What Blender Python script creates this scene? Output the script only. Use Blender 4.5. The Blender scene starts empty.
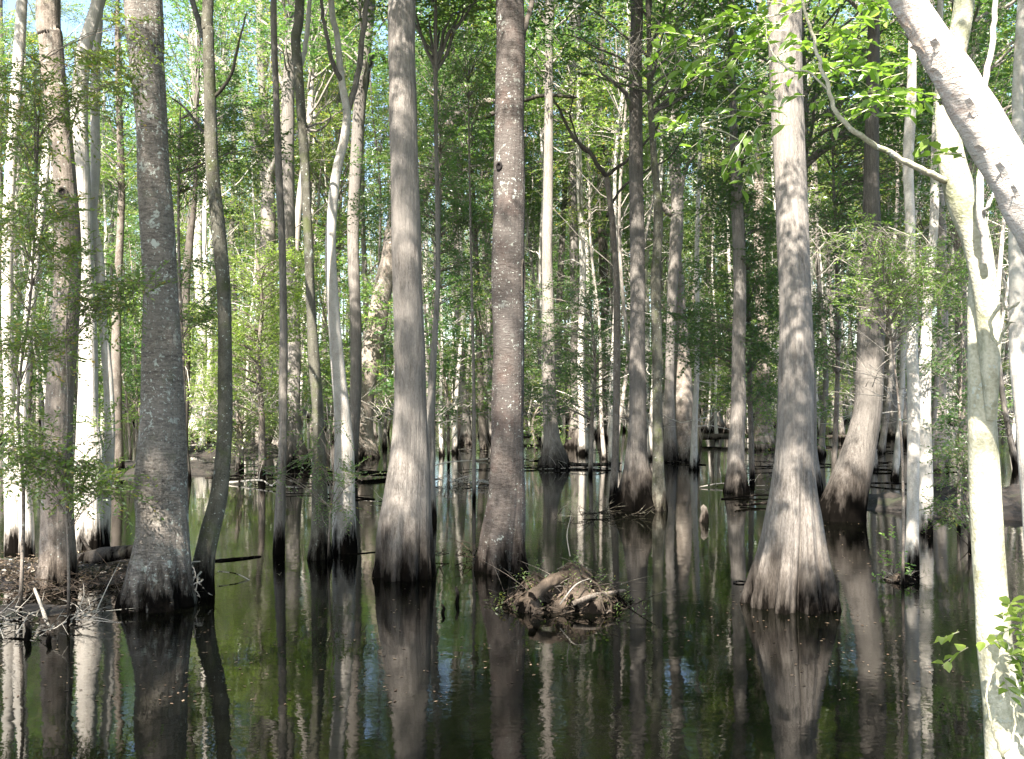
import bpy, math, zlib
import numpy as np
PI = math.pi
F, HY, CAMH = 900.0, 385.0, 2.0
rs = np.random.RandomState
col = bpy.context.scene.collection
SUN_ROT, SUN_EL = math.radians(199), math.radians(50)
S = np.array([math.sin(SUN_ROT)*math.cos(SUN_EL), math.cos(SUN_ROT)*math.cos(SUN_EL), math.sin(SUN_EL)])

def dist_of(py): return CAMH*F/(py-HY)
def W(px, py, d): return np.array([(px-512)/F*d, d, CAMH-(py-HY)/F*d])

# ------------------------------------------------------------------ mesh helpers
class MB:
    def __init__(s): s.v=[]; s.f=[]; s.m=[]; s.sm=[]; s.n=0
    def add(s, v, f, mat=0, smooth=True):
        v=np.asarray(v,float).reshape(-1,3); f=np.asarray(f,int).reshape(-1,4)
        if len(f)==0: return
        s.v.append(v); s.f.append(f+s.n); s.n+=len(v)
        s.m.append(np.full(len(f),mat)); s.sm.append(np.full(len(f),smooth))
    def mesh(s, name, mats):
        v=np.concatenate(s.v); f=np.concatenate(s.f); m=np.concatenate(s.m); sm=np.concatenate(s.sm)
        me=bpy.data.meshes.new(name)
        me.vertices.add(len(v)); me.vertices.foreach_set('co', v.astype(np.float32).ravel())
        me.loops.add(f.size); me.loops.foreach_set('vertex_index', f.astype(np.int32).ravel())
        me.polygons.add(len(f)); me.polygons.foreach_set('loop_start', np.arange(0,f.size,4,dtype=np.int32))
        me.polygons.foreach_set('material_index', m.astype(np.int32))
        me.polygons.foreach_set('use_smooth', sm.astype(bool))
        for x in (mats if isinstance(mats,(list,tuple)) else [mats]): me.materials.append(x)
        me.update(calc_edges=True)
        return me
    def build(s, name, mats, parent=None, origin=None):
        if origin is not None: s.v=[a-np.asarray(origin) for a in s.v]
        o=bpy.data.objects.new(name, s.mesh(name,mats)); col.objects.link(o)
        if parent is not None: o.parent=parent
        elif origin is not None: o.location=origin
        return o

def tag(o,label=None,cat=None,group=None,kind=None):
    if label: o['label']=label
    if cat: o['category']=cat
    if group: o['group']=group
    if kind: o['kind']=kind
    return o
def empty(name, loc, label, cat, group=None):
    o=bpy.data.objects.new(name,None); col.objects.link(o); o.location=[float(x) for x in loc]
    o.empty_display_size=.2
    return tag(o,label,cat,group)
def link(name, me, parent, loc=(0,0,0), rz=0, sc=(1,1,1), rx=0, ry=0):
    o=bpy.data.objects.new(name,me); col.objects.link(o); o.parent=parent
    o.location=[float(x) for x in loc]; o.rotation_euler=(rx,ry,rz); o.scale=sc
    return o

def norm(a): return a/np.maximum(np.linalg.norm(a,axis=-1,keepdims=True),1e-9)
def smooth_path(P, n):
    """Catmull-Rom through rows of P (any columns), n samples."""
    P=np.asarray(P,float)
    if len(P)==2:
        t=np.linspace(0,1,n)[:,None]; return P[0]*(1-t)+P[1]*t
    Q=np.vstack([2*P[0]-P[1],P,2*P[-1]-P[-2]])
    seg=np.linalg.norm(np.diff(P[:,:3],axis=0),axis=1); cum=np.concatenate([[0],np.cumsum(seg)])
    s=np.linspace(0,cum[-1],n); i=np.clip(np.searchsorted(cum,s,side='right')-1,0,len(P)-2)
    t=((s-cum[i])/np.maximum(seg[i],1e-9))[:,None]
    a,b,c,d=Q[i],Q[i+1],Q[i+2],Q[i+3]
    return .5*((2*b)+(-a+c)*t+(2*a-5*b+4*c-d)*t*t+(-a+3*b-3*c+d)*t**3)
def tube(mb, path, rad, seg=6, mat=0, radmul=None, cap=True):
    P=np.asarray(path,float); N=len(P); rad=np.broadcast_to(np.asarray(rad,float),(N,)).copy()
    if cap: rad[-1]*=.05
    T=norm(np.gradient(P,axis=0)); mt=np.abs(T.mean(0)); ref=np.zeros(3); ref[int(np.argmin(mt))]=1
    if mt[2]>.6: ref=np.array([1.,0,0])
    A=norm(np.cross(T,ref)); B=np.cross(T,A)
    th=np.arange(seg)/seg*2*PI
    R=rad[:,None]*(radmul if radmul is not None else 1)
    R=np.broadcast_to(R,(N,seg))
    V=P[:,None]+R[...,None]*(np.cos(th)[None,:,None]*A[:,None]+np.sin(th)[None,:,None]*B[:,None])
    i=np.arange(N-1)[:,None]*seg; j=np.arange(seg)[None]; k=(np.arange(seg)+1)%seg
    f=np.stack([i+j,i+k[None],i+seg+k[None],i+seg+j],-1).reshape(-1,4)
    mb.add(V.reshape(-1,3),f,mat,True)
def limb(mb, pts, r0, r1, seg=6, n=10, mat=0, rng=None, wob=0):
    P=smooth_path(pts,n)
    if rng is not None and wob: 
        w=rng.randn(n,3)*wob; w[0]=0; P=P+w
    tube(mb,P,np.linspace(r0,r1,n),seg,mat)

# ------------------------------------------------------------------ foliage
def gap_mask(P, gaps):
    keep=np.ones(len(P),bool)
    for q,r in gaps:
        v=P-q; t=v@S; dd=np.linalg.norm(v-t[:,None]*S,axis=1)
        keep&=~((t>0)&(dd<r))
    return keep
def twigs(mb, rng, P, D, L, K, ll, lw, droop=.25, tilt=.6, leafmat=1, twigmat=0, big=False, twr=.004):
    """twigs from P along D (length L), each with K leaves set alternately"""
    T=len(P)
    if T==0: return
    D=norm(D); L=np.broadcast_to(L,(T,))
    t=((np.arange(K)+.7)/K)[None,:]+rng.uniform(-.3,.3,(T,K))/K
    dz=np.zeros((T,K,3)); dz[...,2]=-(t**2)*L[:,None]*droop
    B=P[:,None]+D[:,None]*(L[:,None]*t)[...,None]+dz
    up=np.array([0,0,1.])
    perp=norm(np.cross(D,up)+rng.randn(T,3)*.05)
    side=np.where(np.arange(K)%2==0,1.,-1.)[None,:,None]*np.ones((T,1,1))
    dr=norm(D[:,None]*.65+perp[:,None]*side+rng.randn(T,K,3)*.3-up*.12)
    nr=norm(up+rng.randn(T,K,3)*tilt)
    wv=norm(np.cross(dr,nr)); nr=np.cross(wv,dr)
    ln=(ll*rng.uniform(.65,1.25,(T,K)))[...,None]; wd=(lw*rng.uniform(.75,1.2,(T,K)))[...,None]
    if not big:
        V=np.stack([B,B+dr*ln*.45+wv*wd*.5,B+dr*ln,B+dr*ln*.45-wv*wd*.5],2)
        n=T*K; f=np.arange(n*4).reshape(n,4)
        mb.add(V.reshape(-1,3),f,leafmat,False)
    else:
        cup=nr*wd*.16; tip=B+dr*ln-nr*ln*.12
        V=np.stack([B,B+dr*ln*.28+wv*wd*.42+cup,B+dr*ln*.62+wv*wd*.46+cup,tip,B+dr*ln*.62-wv*wd*.46+cup,B+dr*ln*.28-wv*wd*.42+cup],2)
        n=T*K; b=(np.arange(n)*6)[:,None]
        f=np.concatenate([b+np.array([[0,1,2,3]]),b+np.array([[0,3,4,5]])],0)
        mb.add(V.reshape(-1,3),f,leafmat,False)
    # woody twigs
    s=np.array([0,.5,1.])[None,:,None]
    C=P[:,None]+D[:,None]*(L[:,None,None]*s); C[...,2]-=(s[...,0]**2)*L[:,None]*droop
    a=perp; b=np.cross(D,perp)
    th=np.arange(3)/3*2*PI
    ring=np.cos(th)[None,:,None]*a[:,None]+np.sin(th)[None,:,None]*b[:,None]
    rr=np.array([twr,twr*.7,twr*.25])
    V=C[:,:,None]+ring[:,None]*rr[None,:,None,None]
    base=(np.arange(T)*9)[:,None,None,None]; i=(np.arange(2)*3)[None,:,None,None]; j=np.arange(3); k=(j+1)%3
    q=np.stack([j,k,k+3,j+3],-1)[None,None]
    mb.add(V.reshape(-1,3),(base+i+q).reshape(-1,4),twigmat,True)

def clusters(mb, rng, C, rad, ntw, L, K, ll, lw, droop=.25, flat=.45, gaps=(), twr=.004, **kw):
    """leaf clusters round the centres C"""
    C=np.asarray(C,float); n=len(C)
    c=np.repeat(C,ntw,0); rr=np.repeat(np.broadcast_to(rad,(n,)),ntw)
    az=rng.uniform(0,2*PI,n*ntw); el=rng.normal(.05,.35,n*ntw)
    D=np.stack([np.cos(az)*np.cos(el),np.sin(az)*np.cos(el),np.sin(el)],1)
    off=rng.randn(n*ntw,3)*np.array([.42,.42,.42*flat])*rr[:,None]
    P=c+off; D=norm(D+norm(off)*.6)
    if gaps: 
        k=gap_mask(P+D*L*.5,gaps); P,D=P[k],D[k]
    twigs(mb,rng,P,D,L*rng.uniform(.6,1.3,len(P)),K,ll,lw,droop,twr=twr,**kw)

def crown_points(rng, n, rx, z0, z1, bulge=.6, hollow=.25):
    z=rng.uniform(0,1,n)**.9
    prof=np.sin(np.clip(z,.02,1)**bulge*PI*.93+.12)
    r=np.sqrt(rng.uniform(hollow,1,n))*rx*prof
    lob=1+.3*np.sin(3*rng.uniform(0,2*PI)+z*7)
    a=rng.uniform(0,2*PI,n)
    return np.stack([r*np.cos(a)*lob,r*np.sin(a),z0+(z1-z0)*z],1)

# ------------------------------------------------------------------ materials
def new_mat(name):
    m=bpy.data.materials.new(name); m.use_nodes=True; nt=m.node_tree; nt.nodes.clear()
    out=nt.nodes.new('ShaderNodeOutputMaterial'); return m,nt,out
def nd(nt,t,**kw):
    n=nt.nodes.new(t)
    for k,v in kw.items():
        if k in n.inputs.keys(): n.inputs[k].default_value=v
        else: setattr(n,k,v)
    return n
def L_(nt,a,b): nt.links.new(a,b)
def mixc(nt,fac,a,b,mode='MIX'):
    n=nt.nodes.new('ShaderNodeMix'); n.data_type='RGBA'; n.blend_type=mode
    for sock,val in ((n.inputs[0],fac),(n.inputs[6],a),(n.inputs[7],b)):
        if hasattr(val,'is_linked') or isinstance(val,bpy.types.NodeSocket): nt.links.new(val,sock)
        elif isinstance(val,(int,float)): sock.default_value=val
        else: sock.default_value=(*val,1)
    return n.outputs[2]
def ramp(nt,src,stops):
    r=nt.nodes.new('ShaderNodeValToRGB'); e=r.color_ramp.elements
    while len(e)<len(stops): e.new(.5)
    for x,(p,c) in zip(e,stops):
        x.position=p; x.color=(*c,1) if not isinstance(c,(int,float)) else (c,c,c,1)
    nt.links.new(src,r.inputs[0]); return r.outputs[0]
def noise(nt,vec,scale,detail=4,rough=.55,dist=0):
    n=nt.nodes.new('ShaderNodeTexNoise'); n.inputs['Scale'].default_value=scale; n.inputs['Detail'].default_value=detail
    n.inputs['Roughness'].default_value=rough; n.inputs['Distortion'].default_value=dist
    if vec is not None: nt.links.new(vec,n.inputs['Vector'])
    return n.outputs['Fac']
def mapping(nt,vec,scale,rot=(0,0,0)):
    n=nt.nodes.new('ShaderNodeMapping'); n.inputs['Scale'].default_value=scale; n.inputs['Rotation'].default_value=rot
    nt.links.new(vec,n.inputs['Vector']); return n.outputs[0]
def math_(nt,op,a,b=None,clamp=False):
    n=nt.nodes.new('ShaderNodeMath'); n.operation=op; n.use_clamp=clamp
    for s,v in zip(n.inputs,(a,b)):
        if v is None: continue
        if isinstance(v,(int,float)): s.default_value=v
        else: nt.links.new(v,s)
    return n.outputs[0]

def bark(name, dark, light, style='fibre', lichen=0., moss=0., wet=.32, wetcol=(.005,.0042,.0035), bump=.6, fine=1., rnd=.25, red=0):
    m,nt,out=new_mat(name)
    tc=nt.nodes.new('ShaderNodeTexCoord'); v=tc.outputs['Object']
    oi=nt.nodes.new('ShaderNodeObjectInfo'); geo=nt.nodes.new('ShaderNodeNewGeometry')
    big=noise(nt,v,1.3,3)
    if style=='fibre':
        s1=noise(nt,mapping(nt,v,(1,1,.09)),34*fine,6,.72,1.); s2=noise(nt,mapping(nt,v,(1,1,.30)),110*fine,4,.75)
        h=math_(nt,'ADD',math_(nt,'MULTIPLY',s1,.58),math_(nt,'MULTIPLY',s2,.42))
    elif style=='rings':
        s1=noise(nt,mapping(nt,v,(1,1,4.5)),9*fine,5,.65,1.2); s2=noise(nt,v,60*fine,4,.7)
        h=math_(nt,'ADD',math_(nt,'MULTIPLY',s1,.6),math_(nt,'MULTIPLY',s2,.4))
    else:
        s1=noise(nt,mapping(nt,v,(1,1,.5)),14*fine,5,.6,.4); s2=noise(nt,v,70*fine,3,.6)
        h=math_(nt,'ADD',math_(nt,'MULTIPLY',s1,.6),math_(nt,'MULTIPLY',s2,.4))
    c=ramp(nt,h,[(.38,dark),(.50,tuple((a+b)/2 for a,b in zip(dark,light))),(.61,light)])
    c=mixc(nt,ramp(nt,big,[(.38,0.),(.62,1.)]),c,mixc(nt,.5,c,tuple(x*.75+.02 for x in light)))
    if red:
        c=mixc(nt,ramp(nt,noise(nt,v,3.1,3),[(.52,0.),(.68,red)]),c,(.19,.085,.06))
    if moss:
        g=ramp(nt,noise(nt,v,4.2,5,.65),[(.62-.22*moss,0.),(.74-.16*moss,min(1,moss+.2))])
        c=mixc(nt,g,c,(.075,.092,.026))
    if lichen:
        n1=noise(nt,v,11,4,.7,.3); n2=noise(nt,v,38,2,.5)
        l1=ramp(nt,n1,[(.67-.1*lichen,0.),(.70-.1*lichen,.85)])
        l2=ramp(nt,n2,[(.69-.06*lichen,0.),(.72-.06*lichen,.9)])
        l3=ramp(nt,noise(nt,v,4.5,6,.75,.5),[(.60,0.),(.63,.7)])
        l=math_(nt,'MULTIPLY',math_(nt,'MAXIMUM',math_(nt,'MAXIMUM',l1,l2),math_(nt,'MULTIPLY',l3,min(1,lichen))),ramp(nt,noise(nt,mapping(nt,v,(1,1,.6)),1.9,3),[(.40,.12),(.56,1.)]))
        c=mixc(nt,l,c,(.47,.50,.44))
    r=math_(nt,'ADD',math_(nt,'MULTIPLY',oi.outputs['Random'],rnd*2),1-rnd)
    hs=nt.nodes.new('ShaderNodeHueSaturation'); L_(nt,c,hs.inputs['Color']); L_(nt,r,hs.inputs['Value']); c=hs.outputs[0]
    # high-water stain, uneven edge running up the grooves
    sep=nt.nodes.new('ShaderNodeSeparateXYZ'); L_(nt,geo.outputs['Position'],sep.inputs[0])
    e=noise(nt,mapping(nt,v,(1,1,.22)),7,6,.7)
    z=math_(nt,'ADD',math_(nt,'ADD',sep.outputs['Z'],math_(nt,'MULTIPLY',math_(nt,'SUBTRACT',oi.outputs['Random'],.5),wet*.9)),math_(nt,'MULTIPLY',math_(nt,'SUBTRACT',e,.5),-1.25))
    w=ramp(nt,math_(nt,'DIVIDE',z,max(wet,.01)*2),[(.15,1.),(1.0,0.)])
    sec=ramp(nt,math_(nt,'DIVIDE',z,max(wet,.01)*4),[(.25,.5),(.6,0.)])
    c=mixc(nt,sec,c,(.075,.056,.043))
    c=mixc(nt,w,c,wetcol)
    b=nt.nodes.new('ShaderNodeBsdfPrincipled'); L_(nt,c,b.inputs['Base Color'])
    b.inputs['Roughness'].default_value=.85; L_(nt,math_(nt,'MULTIPLY',math_(nt,'SUBTRACT',1.,w),.12),b.inputs['Specular IOR Level'])
    bp=nt.nodes.new('ShaderNodeBump'); bp.inputs['Strength'].default_value=bump; bp.inputs['Distance'].default_value=.02
    L_(nt,h,bp.inputs['Height']); L_(nt,bp.outputs[0],b.inputs['Normal'])
    L_(nt,b.outputs[0],out.inputs[0]); return m

def leafmat(name, c1, c2, c3, trans=.52, odd=None):
    m,nt,out=new_mat(name)
    geo=nt.nodes.new('ShaderNodeNewGeometry'); oi=nt.nodes.new('ShaderNodeObjectInfo')
    st=[(0.,c1),(.5,c2),(.93,c3)]
    c=ramp(nt,geo.outputs['Random Per Island'],st)
    if odd: c=mixc(nt,ramp(nt,geo.outputs['Random Per Island'],[(.955,0.),(.96,1.)]),c,odd)
    pn=noise(nt,geo.outputs['Position'],.35,2)
    hs=nt.nodes.new('ShaderNodeHueSaturation'); L_(nt,c,hs.inputs['Color'])
    L_(nt,math_(nt,'ADD',math_(nt,'MULTIPLY',oi.outputs['Random'],.035),.4825),hs.inputs['Hue'])
    L_(nt,math_(nt,'ADD',math_(nt,'MULTIPLY',pn,.8),.6),hs.inputs['Value'])
    hs.inputs['Saturation'].default_value=.98
    d=nt.nodes.new('ShaderNodeBsdfDiffuse'); t=nt.nodes.new('ShaderNodeBsdfTranslucent'); g=nt.nodes.new('ShaderNodeBsdfGlossy')
    g.inputs['Roughness'].default_value=.38; g.inputs['Color'].default_value=(.9,.95,.9,1)
    L_(nt,hs.outputs[0],d.inputs[0])
    tcx=mixc(nt,1.,hs.outputs[0],(1.55,1.85,.95),'MULTIPLY'); L_(nt,tcx,t.inputs[0])
    mx=nt.nodes.new('ShaderNodeMixShader'); mx.inputs[0].default_value=trans; L_(nt,d.outputs[0],mx.inputs[1]); L_(nt,t.outputs[0],mx.inputs[2])
    m2=nt.nodes.new('ShaderNodeMixShader'); m2.inputs[0].default_value=.07; L_(nt,mx.outputs[0],m2.inputs[1]); L_(nt,g.outputs[0],m2.inputs[2])
    L_(nt,m2.outputs[0],out.inputs[0]); return m

M={}
M['cypress']=bark('cypress_bark',(.08,.067,.057),(.265,.235,.205),'fibre',bump=1.,wet=.34)
M['gum']=bark('gum_bark',(.045,.037,.03),(.27,.235,.20),'rings',lichen=.75,bump=.9,wet=.16,moss=.12,rnd=.08)
M['spot']=bark('spotted_bark',(.035,.027,.022),(.125,.106,.094),'rings',lichen=.45,bump=.8,wet=.2,rnd=.05,red=.12,fine=1.3)
M['pale']=bark('pale_bark',(.36,.31,.26),(.62,.57,.50),'smooth',lichen=.2,bump=.35,wet=.14,rnd=.12)
M['brown']=bark('brown_bark',(.09,.07,.055),(.27,.225,.185),'smooth',lichen=.25,bump=.6,wet=.16,moss=.15)
M['mossy']=bark('mossy_bark',(.045,.040,.030),(.14,.13,.10),'smooth',lichen=.2,moss=.45,bump=.6,wet=.16,rnd=.1)
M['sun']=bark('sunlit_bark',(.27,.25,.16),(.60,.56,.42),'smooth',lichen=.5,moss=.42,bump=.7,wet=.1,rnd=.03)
M['pink']=bark('flaky_bark',(.50,.39,.32),(.78,.73,.66),'rings',lichen=.2,bump=1.,wet=.05,rnd=.02,red=.3,fine=1.6)
M['far']=bark('grey_brown_bark',(.085,.07,.06),(.31,.275,.235),'fibre',bump=.5,wet=.16,rnd=.38,moss=.1,fine=.6)
M['dark']=bark('dark_bark',(.035,.028,.022),(.10,.085,.07),'smooth',bump=.6,wet=.1,moss=.25)
M['dead']=bark('dead_wood',(.24,.20,.16),(.50,.45,.38),'fibre',bump=.4,wet=.02,rnd=.25)
M['rot']=bark('rotten_wood',(.035,.024,.017),(.17,.125,.09),'fibre',bump=1.,wet=.03,moss=.12)
M['leafA']=leafmat('leaf_mid_green',(.075,.125,.026),(.105,.165,.034),(.17,.22,.05),odd=(.30,.24,.05))
M['leafB']=leafmat('leaf_deep_green',(.048,.10,.028),(.072,.135,.034),(.11,.17,.04))
M['leafC']=leafmat('leaf_yellow_green',(.11,.16,.030),(.15,.20,.040),(.22,.23,.055),odd=(.42,.27,.07))
M['leafD']=leafmat('leaf_fresh_green',(.13,.20,.032),(.17,.25,.040),(.22,.29,.06),trans=.5)
M['litter']=leafmat('dead_leaf',(.05,.032,.02),(.10,.068,.045),(.24,.18,.12),trans=.15)

def soil(name,a,b):
    m,nt,out=new_mat(name); tc=nt.nodes.new('ShaderNodeTexCoord'); v=tc.outputs['Object']
    h=noise(nt,v,14,8,.7); c=ramp(nt,h,[(.35,a),(.65,b)])
    g=ramp(nt,noise(nt,v,2.5,4),[(.55,0.),(.7,.6)]); c=mixc(nt,g,c,(.035,.045,.015))
    p=nt.nodes.new('ShaderNodeBsdfPrincipled'); p.inputs['Roughness'].default_value=.9
    L_(nt,c,p.inputs[0]); bp=nt.nodes.new('ShaderNodeBump'); bp.inputs['Strength'].default_value=1; bp.inputs['Distance'].default_value=.05
    L_(nt,h,bp.inputs['Height']); L_(nt,bp.outputs[0],p.inputs['Normal']); L_(nt,p.outputs[0],out.inputs[0]); return m
M['soil']=soil('peat_soil',(.008,.006,.004),(.034,.024,.017))

def water_mat():
    m,nt,out=new_mat('dark_swamp_water'); geo=nt.nodes.new('ShaderNodeNewGeometry'); P=geo.outputs['Position']
    n1=noise(nt,mapping(nt,P,(1,1.6,1)),2.6,3,.5,.3); n2=noise(nt,mapping(nt,P,(1,1.5,1)),15,3,.55,.2)
    patch=ramp(nt,noise(nt,P,.32,2),[(.42,.18),(.62,1.)])
    h=math_(nt,'ADD',math_(nt,'MULTIPLY',n1,.8),math_(nt,'MULTIPLY',math_(nt,'MULTIPLY',n2,patch),.42))
    p=nt.nodes.new('ShaderNodeBsdfPrincipled'); p.inputs['Base Color'].default_value=(.0018,.002,.0012,1)
    p.inputs['Roughness'].default_value=.015; p.inputs['IOR'].default_value=1.5
    bp=nt.nodes.new('ShaderNodeBump'); bp.inputs['Strength'].default_value=.10; bp.inputs['Distance'].default_value=.02
    L_(nt,h,bp.inputs['Height']); L_(nt,bp.outputs[0],p.inputs['Normal']); L_(nt,p.outputs[0],out.inputs[0]); return m
M['water']=water_mat()

# ------------------------------------------------------------------ setting
def grid(mb,x0,x1,y0,y1,nx,ny,zf):
    x=np.linspace(x0,x1,nx); y=np.linspace(y0,y1,ny); X,Y=np.meshgrid(x,y); Z=zf(X,Y)
    i=(np.arange(ny-1)[:,None]*nx+np.arange(nx-1)[None]).ravel()
    mb.add(np.stack([X,Y,Z],-1).reshape(-1,3),np.stack([i,i+1,i+nx+1,i+nx],1),0,True)
def wob(X,Y,s=1,ph=0): 
    return (np.sin(X*s*1.3+ph)+np.sin(Y*s*1.7+1.3*ph)+np.sin((X+Y)*s*.9+2*ph)+np.sin((X-Y)*s*2.3+ph*3)*.6)/3.6
mb=MB(); grid(mb,-500,500,-300,700,2,2,lambda X,Y:X*0)
tag(mb.build('water',M['water']),kind='structure')
def gz(X,Y):
    e=62+8*wob(X,Y,.09)-.02*np.abs(X)
    return -.7+np.clip((Y-e)/9,0,1)*1.05+.12*wob(X,Y,.8)*np.clip((Y-e)/9,0,1)
mb=MB(); grid(mb,-500,500,-300,700,251,251,gz)
tag(mb.build('ground',M['soil']),kind='structure')
def hummock(name,px,py,rx,ry,h,seed,lit=0,kind='structure'):
    d=dist_of(py); c=W(px,py,d); mb=MB()
    def zf(X,Y):
        r=np.sqrt((X/rx)**2+(Y/ry)**2)+.16*wob(X,Y,3.1/max(rx,.3)*1.2,seed)
        return h*np.clip(1.15-r**1.6,-.6,1)+(.10*wob(X,Y,4,seed)+.06*wob(X,Y,11,seed+1))*min(1,h*4)
    grid(mb,-rx*1.3,rx*1.3,-ry*1.3,ry*1.3,56,40,zf)
    o=mb.build(name,[M['soil'],M['litter']]); o.location=(c[0],c[1],-.02)
    if kind: o['kind']=kind
    return o
hummock('earth_bank',55,572,1.45,.8,.09,1)
hummock('earth_bank',20,610,.8,.4,.03,2)
hummock('earth_bank',240,452,1.8,2.0,.22,3)
hummock('earth_bank',990,505,2.2,1.6,.25,4)
hummock('earth_bank',140,470,2.2,2.2,.15,5)

# ------------------------------------------------------------------ traced trees
def trunk_mesh(mb, pts, d, H, seed, flute=0., fh=.6, nrib=8, seg=None, lumps=.03, step=None, topr=.4, below=.5, mat=0, lean=None):
    rng=rs(seed)
    A=[]
    for px,py,w in pts:
        p=W(px,py,d); A.append([*p,w/2/F*d])
    A=np.array(A); A[:,1]+=.05*np.sin(A[:,2]*.8+seed)*np.clip(A[:,2],0,3)
    g=A[0].copy(); dirn=(A[0]-A[1]); 
    b=A[0].copy(); b[2]-=below; b[3]*=1.06; b[:2]=A[0][:2]
    A[0][2]=min(A[0][2],.02)
    top=A[-1].copy(); sl=(A[-1]-A[-3]); sl=sl/max(sl[2],.3)
    up=H-top[2]
    ext=[]
    if up>.6:
        k=max(2,int(up/2.2)); 
        for i in range(1,k+1):
            f=i/k; q=top.copy(); q[0]+=sl[0]*up*f*.6+rng.randn()*.07; q[1]+=sl[1]*up*f*.3+rng.randn()*.07; q[2]+=up*f
            q[3]=top[3]*(1-(1-topr)*f); ext.append(q)
    A=np.vstack([[b],A]+([np.array(ext)] if ext else []))
    ln=A[-1,2]-A[0,2]; step=step or max(.045,d*.006); n=int(np.clip(ln/step,24,220))
    near=d<15 and flute>.04
    seg=seg or (144 if near else int(np.clip(520/d,10,64)))
    Q=smooth_path(A,n); z=Q[:,2]; th=np.arange(seg)/seg*2*PI
    ph=rng.uniform(0,6.28,6)
    tw=th[None]+.12*np.sin(z*1.7+ph[0])[:,None]
    rm=np.ones((n,seg))+lumps*(np.sin(2*tw+z[:,None]*1.1+ph[1])+.7*np.sin(3*tw-z[:,None]*2.3+ph[2])+.5*np.sin(5*tw+z[:,None]*4.1+ph[3]))
    rm+=lumps*.5*np.sin(z*5.3+ph[4])[:,None]
    if flute:
        a=flute*np.exp(-np.clip(z,0,None)/fh)[:,None]
        uneven=1+.35*np.sin(2*th+ph[1])[None]+.2*np.sin(3*th+ph[5])[None]
        rib=np.abs(np.cos(nrib*tw/2+.5*np.sin(tw*2+ph[2])+.3*np.sin(3*tw+ph[0])))**.5
        fine=np.abs(np.cos(nrib*1.5*tw+ph[4]))
        rm+=a*uneven*(rib-.86)*1.7+a*.3*(fine-.75)
    if near: rm+=.016*np.abs(np.sin(11*tw+.9*np.sin(z*2.3)[:,None]+ph[0]))+.011*np.abs(np.sin(23*tw+1.4*np.sin(z*3.9)[:,None]+ph[1]))+.006*np.sin(z*31+ph[2])[:,None]*np.sin(5*tw+ph[3])
    tube(mb,Q[:,:3],Q[:,3],seg,mat,rm)
    return Q

GAPS=[]  # near-crown leaves on these sun lines are cut away to light chosen spots
def lit(px,py0,py1,d,r,n=None):
    for y in np.linspace(py0,py1,n or max(1,int(abs(py1-py0)/22)+1)): GAPS.append((W(px,y,d),r))
lit(85,230,500,11,.26); lit(100,380,200,11,.14); lit(338,250,440,10.8,.22); lit(346,500,500,10.8,.15)
lit(965,100,235,4,.22); lit(990,460,660,4,.22); lit(1018,300,480,5,.15)
lit(925,30,30,3.5,.3); lit(955,75,75,3.5,.3); lit(985,120,120,3.5,.3); lit(1012,170,170,3.5,.3)
lit(800,540,570,8.2,.2); lit(790,478,490,8.2,.2); lit(798,240,255,8.2,.13); lit(800,365,385,8.2,.11); lit(780,95,125,8.2,.16); lit(775,180,200,8.2,.1)
lit(862,440,470,13.5,.2); lit(868,375,400,13.5,.14); lit(868,270,300,13.5,.14)
lit(405,150,170,9.5,.14); lit(404,75,75,9.5,.1); lit(402,60,20,9.5,.12); lit(150,30,60,8.3,.11); lit(54,40,130,9,.16); lit(13,60,200,10.8,.13)
lit(295,340,430,22,.3); lit(288,120,260,22,.25); lit(365,400,440,25,.5); lit(270,200,260,30,.5)
lit(548,180,310,22,.25); lit(576,200,320,29,.3); lit(675,150,260,24,.4); lit(637,420,470,14.6,.13); lit(737,430,460,17,.18); lit(738,320,360,17,.15)
lit(912,320,420,9.6,.13); lit(928,300,420,12.2,.13); lit(924,500,500,12.2,.14); lit(25,440,530,10.5,.16); lit(30,500,530,10.5,.15)
lit(433,400,510,13.3,.14); lit(565,590,590,8.,.2); lit(590,600,600,8,.2); lit(190,590,600,8.6,.1); lit(505,20,60,9.8,.12); lit(515,310,330,9.8,.08)
lit(720,80,80,5,.5); lit(850,110,110,4.6,.5); lit(700,125,125,5,.3); lit(1000,640,640,4,.3); lit(880,280,320,8,.3); lit(850,330,330,9,.3)

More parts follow.
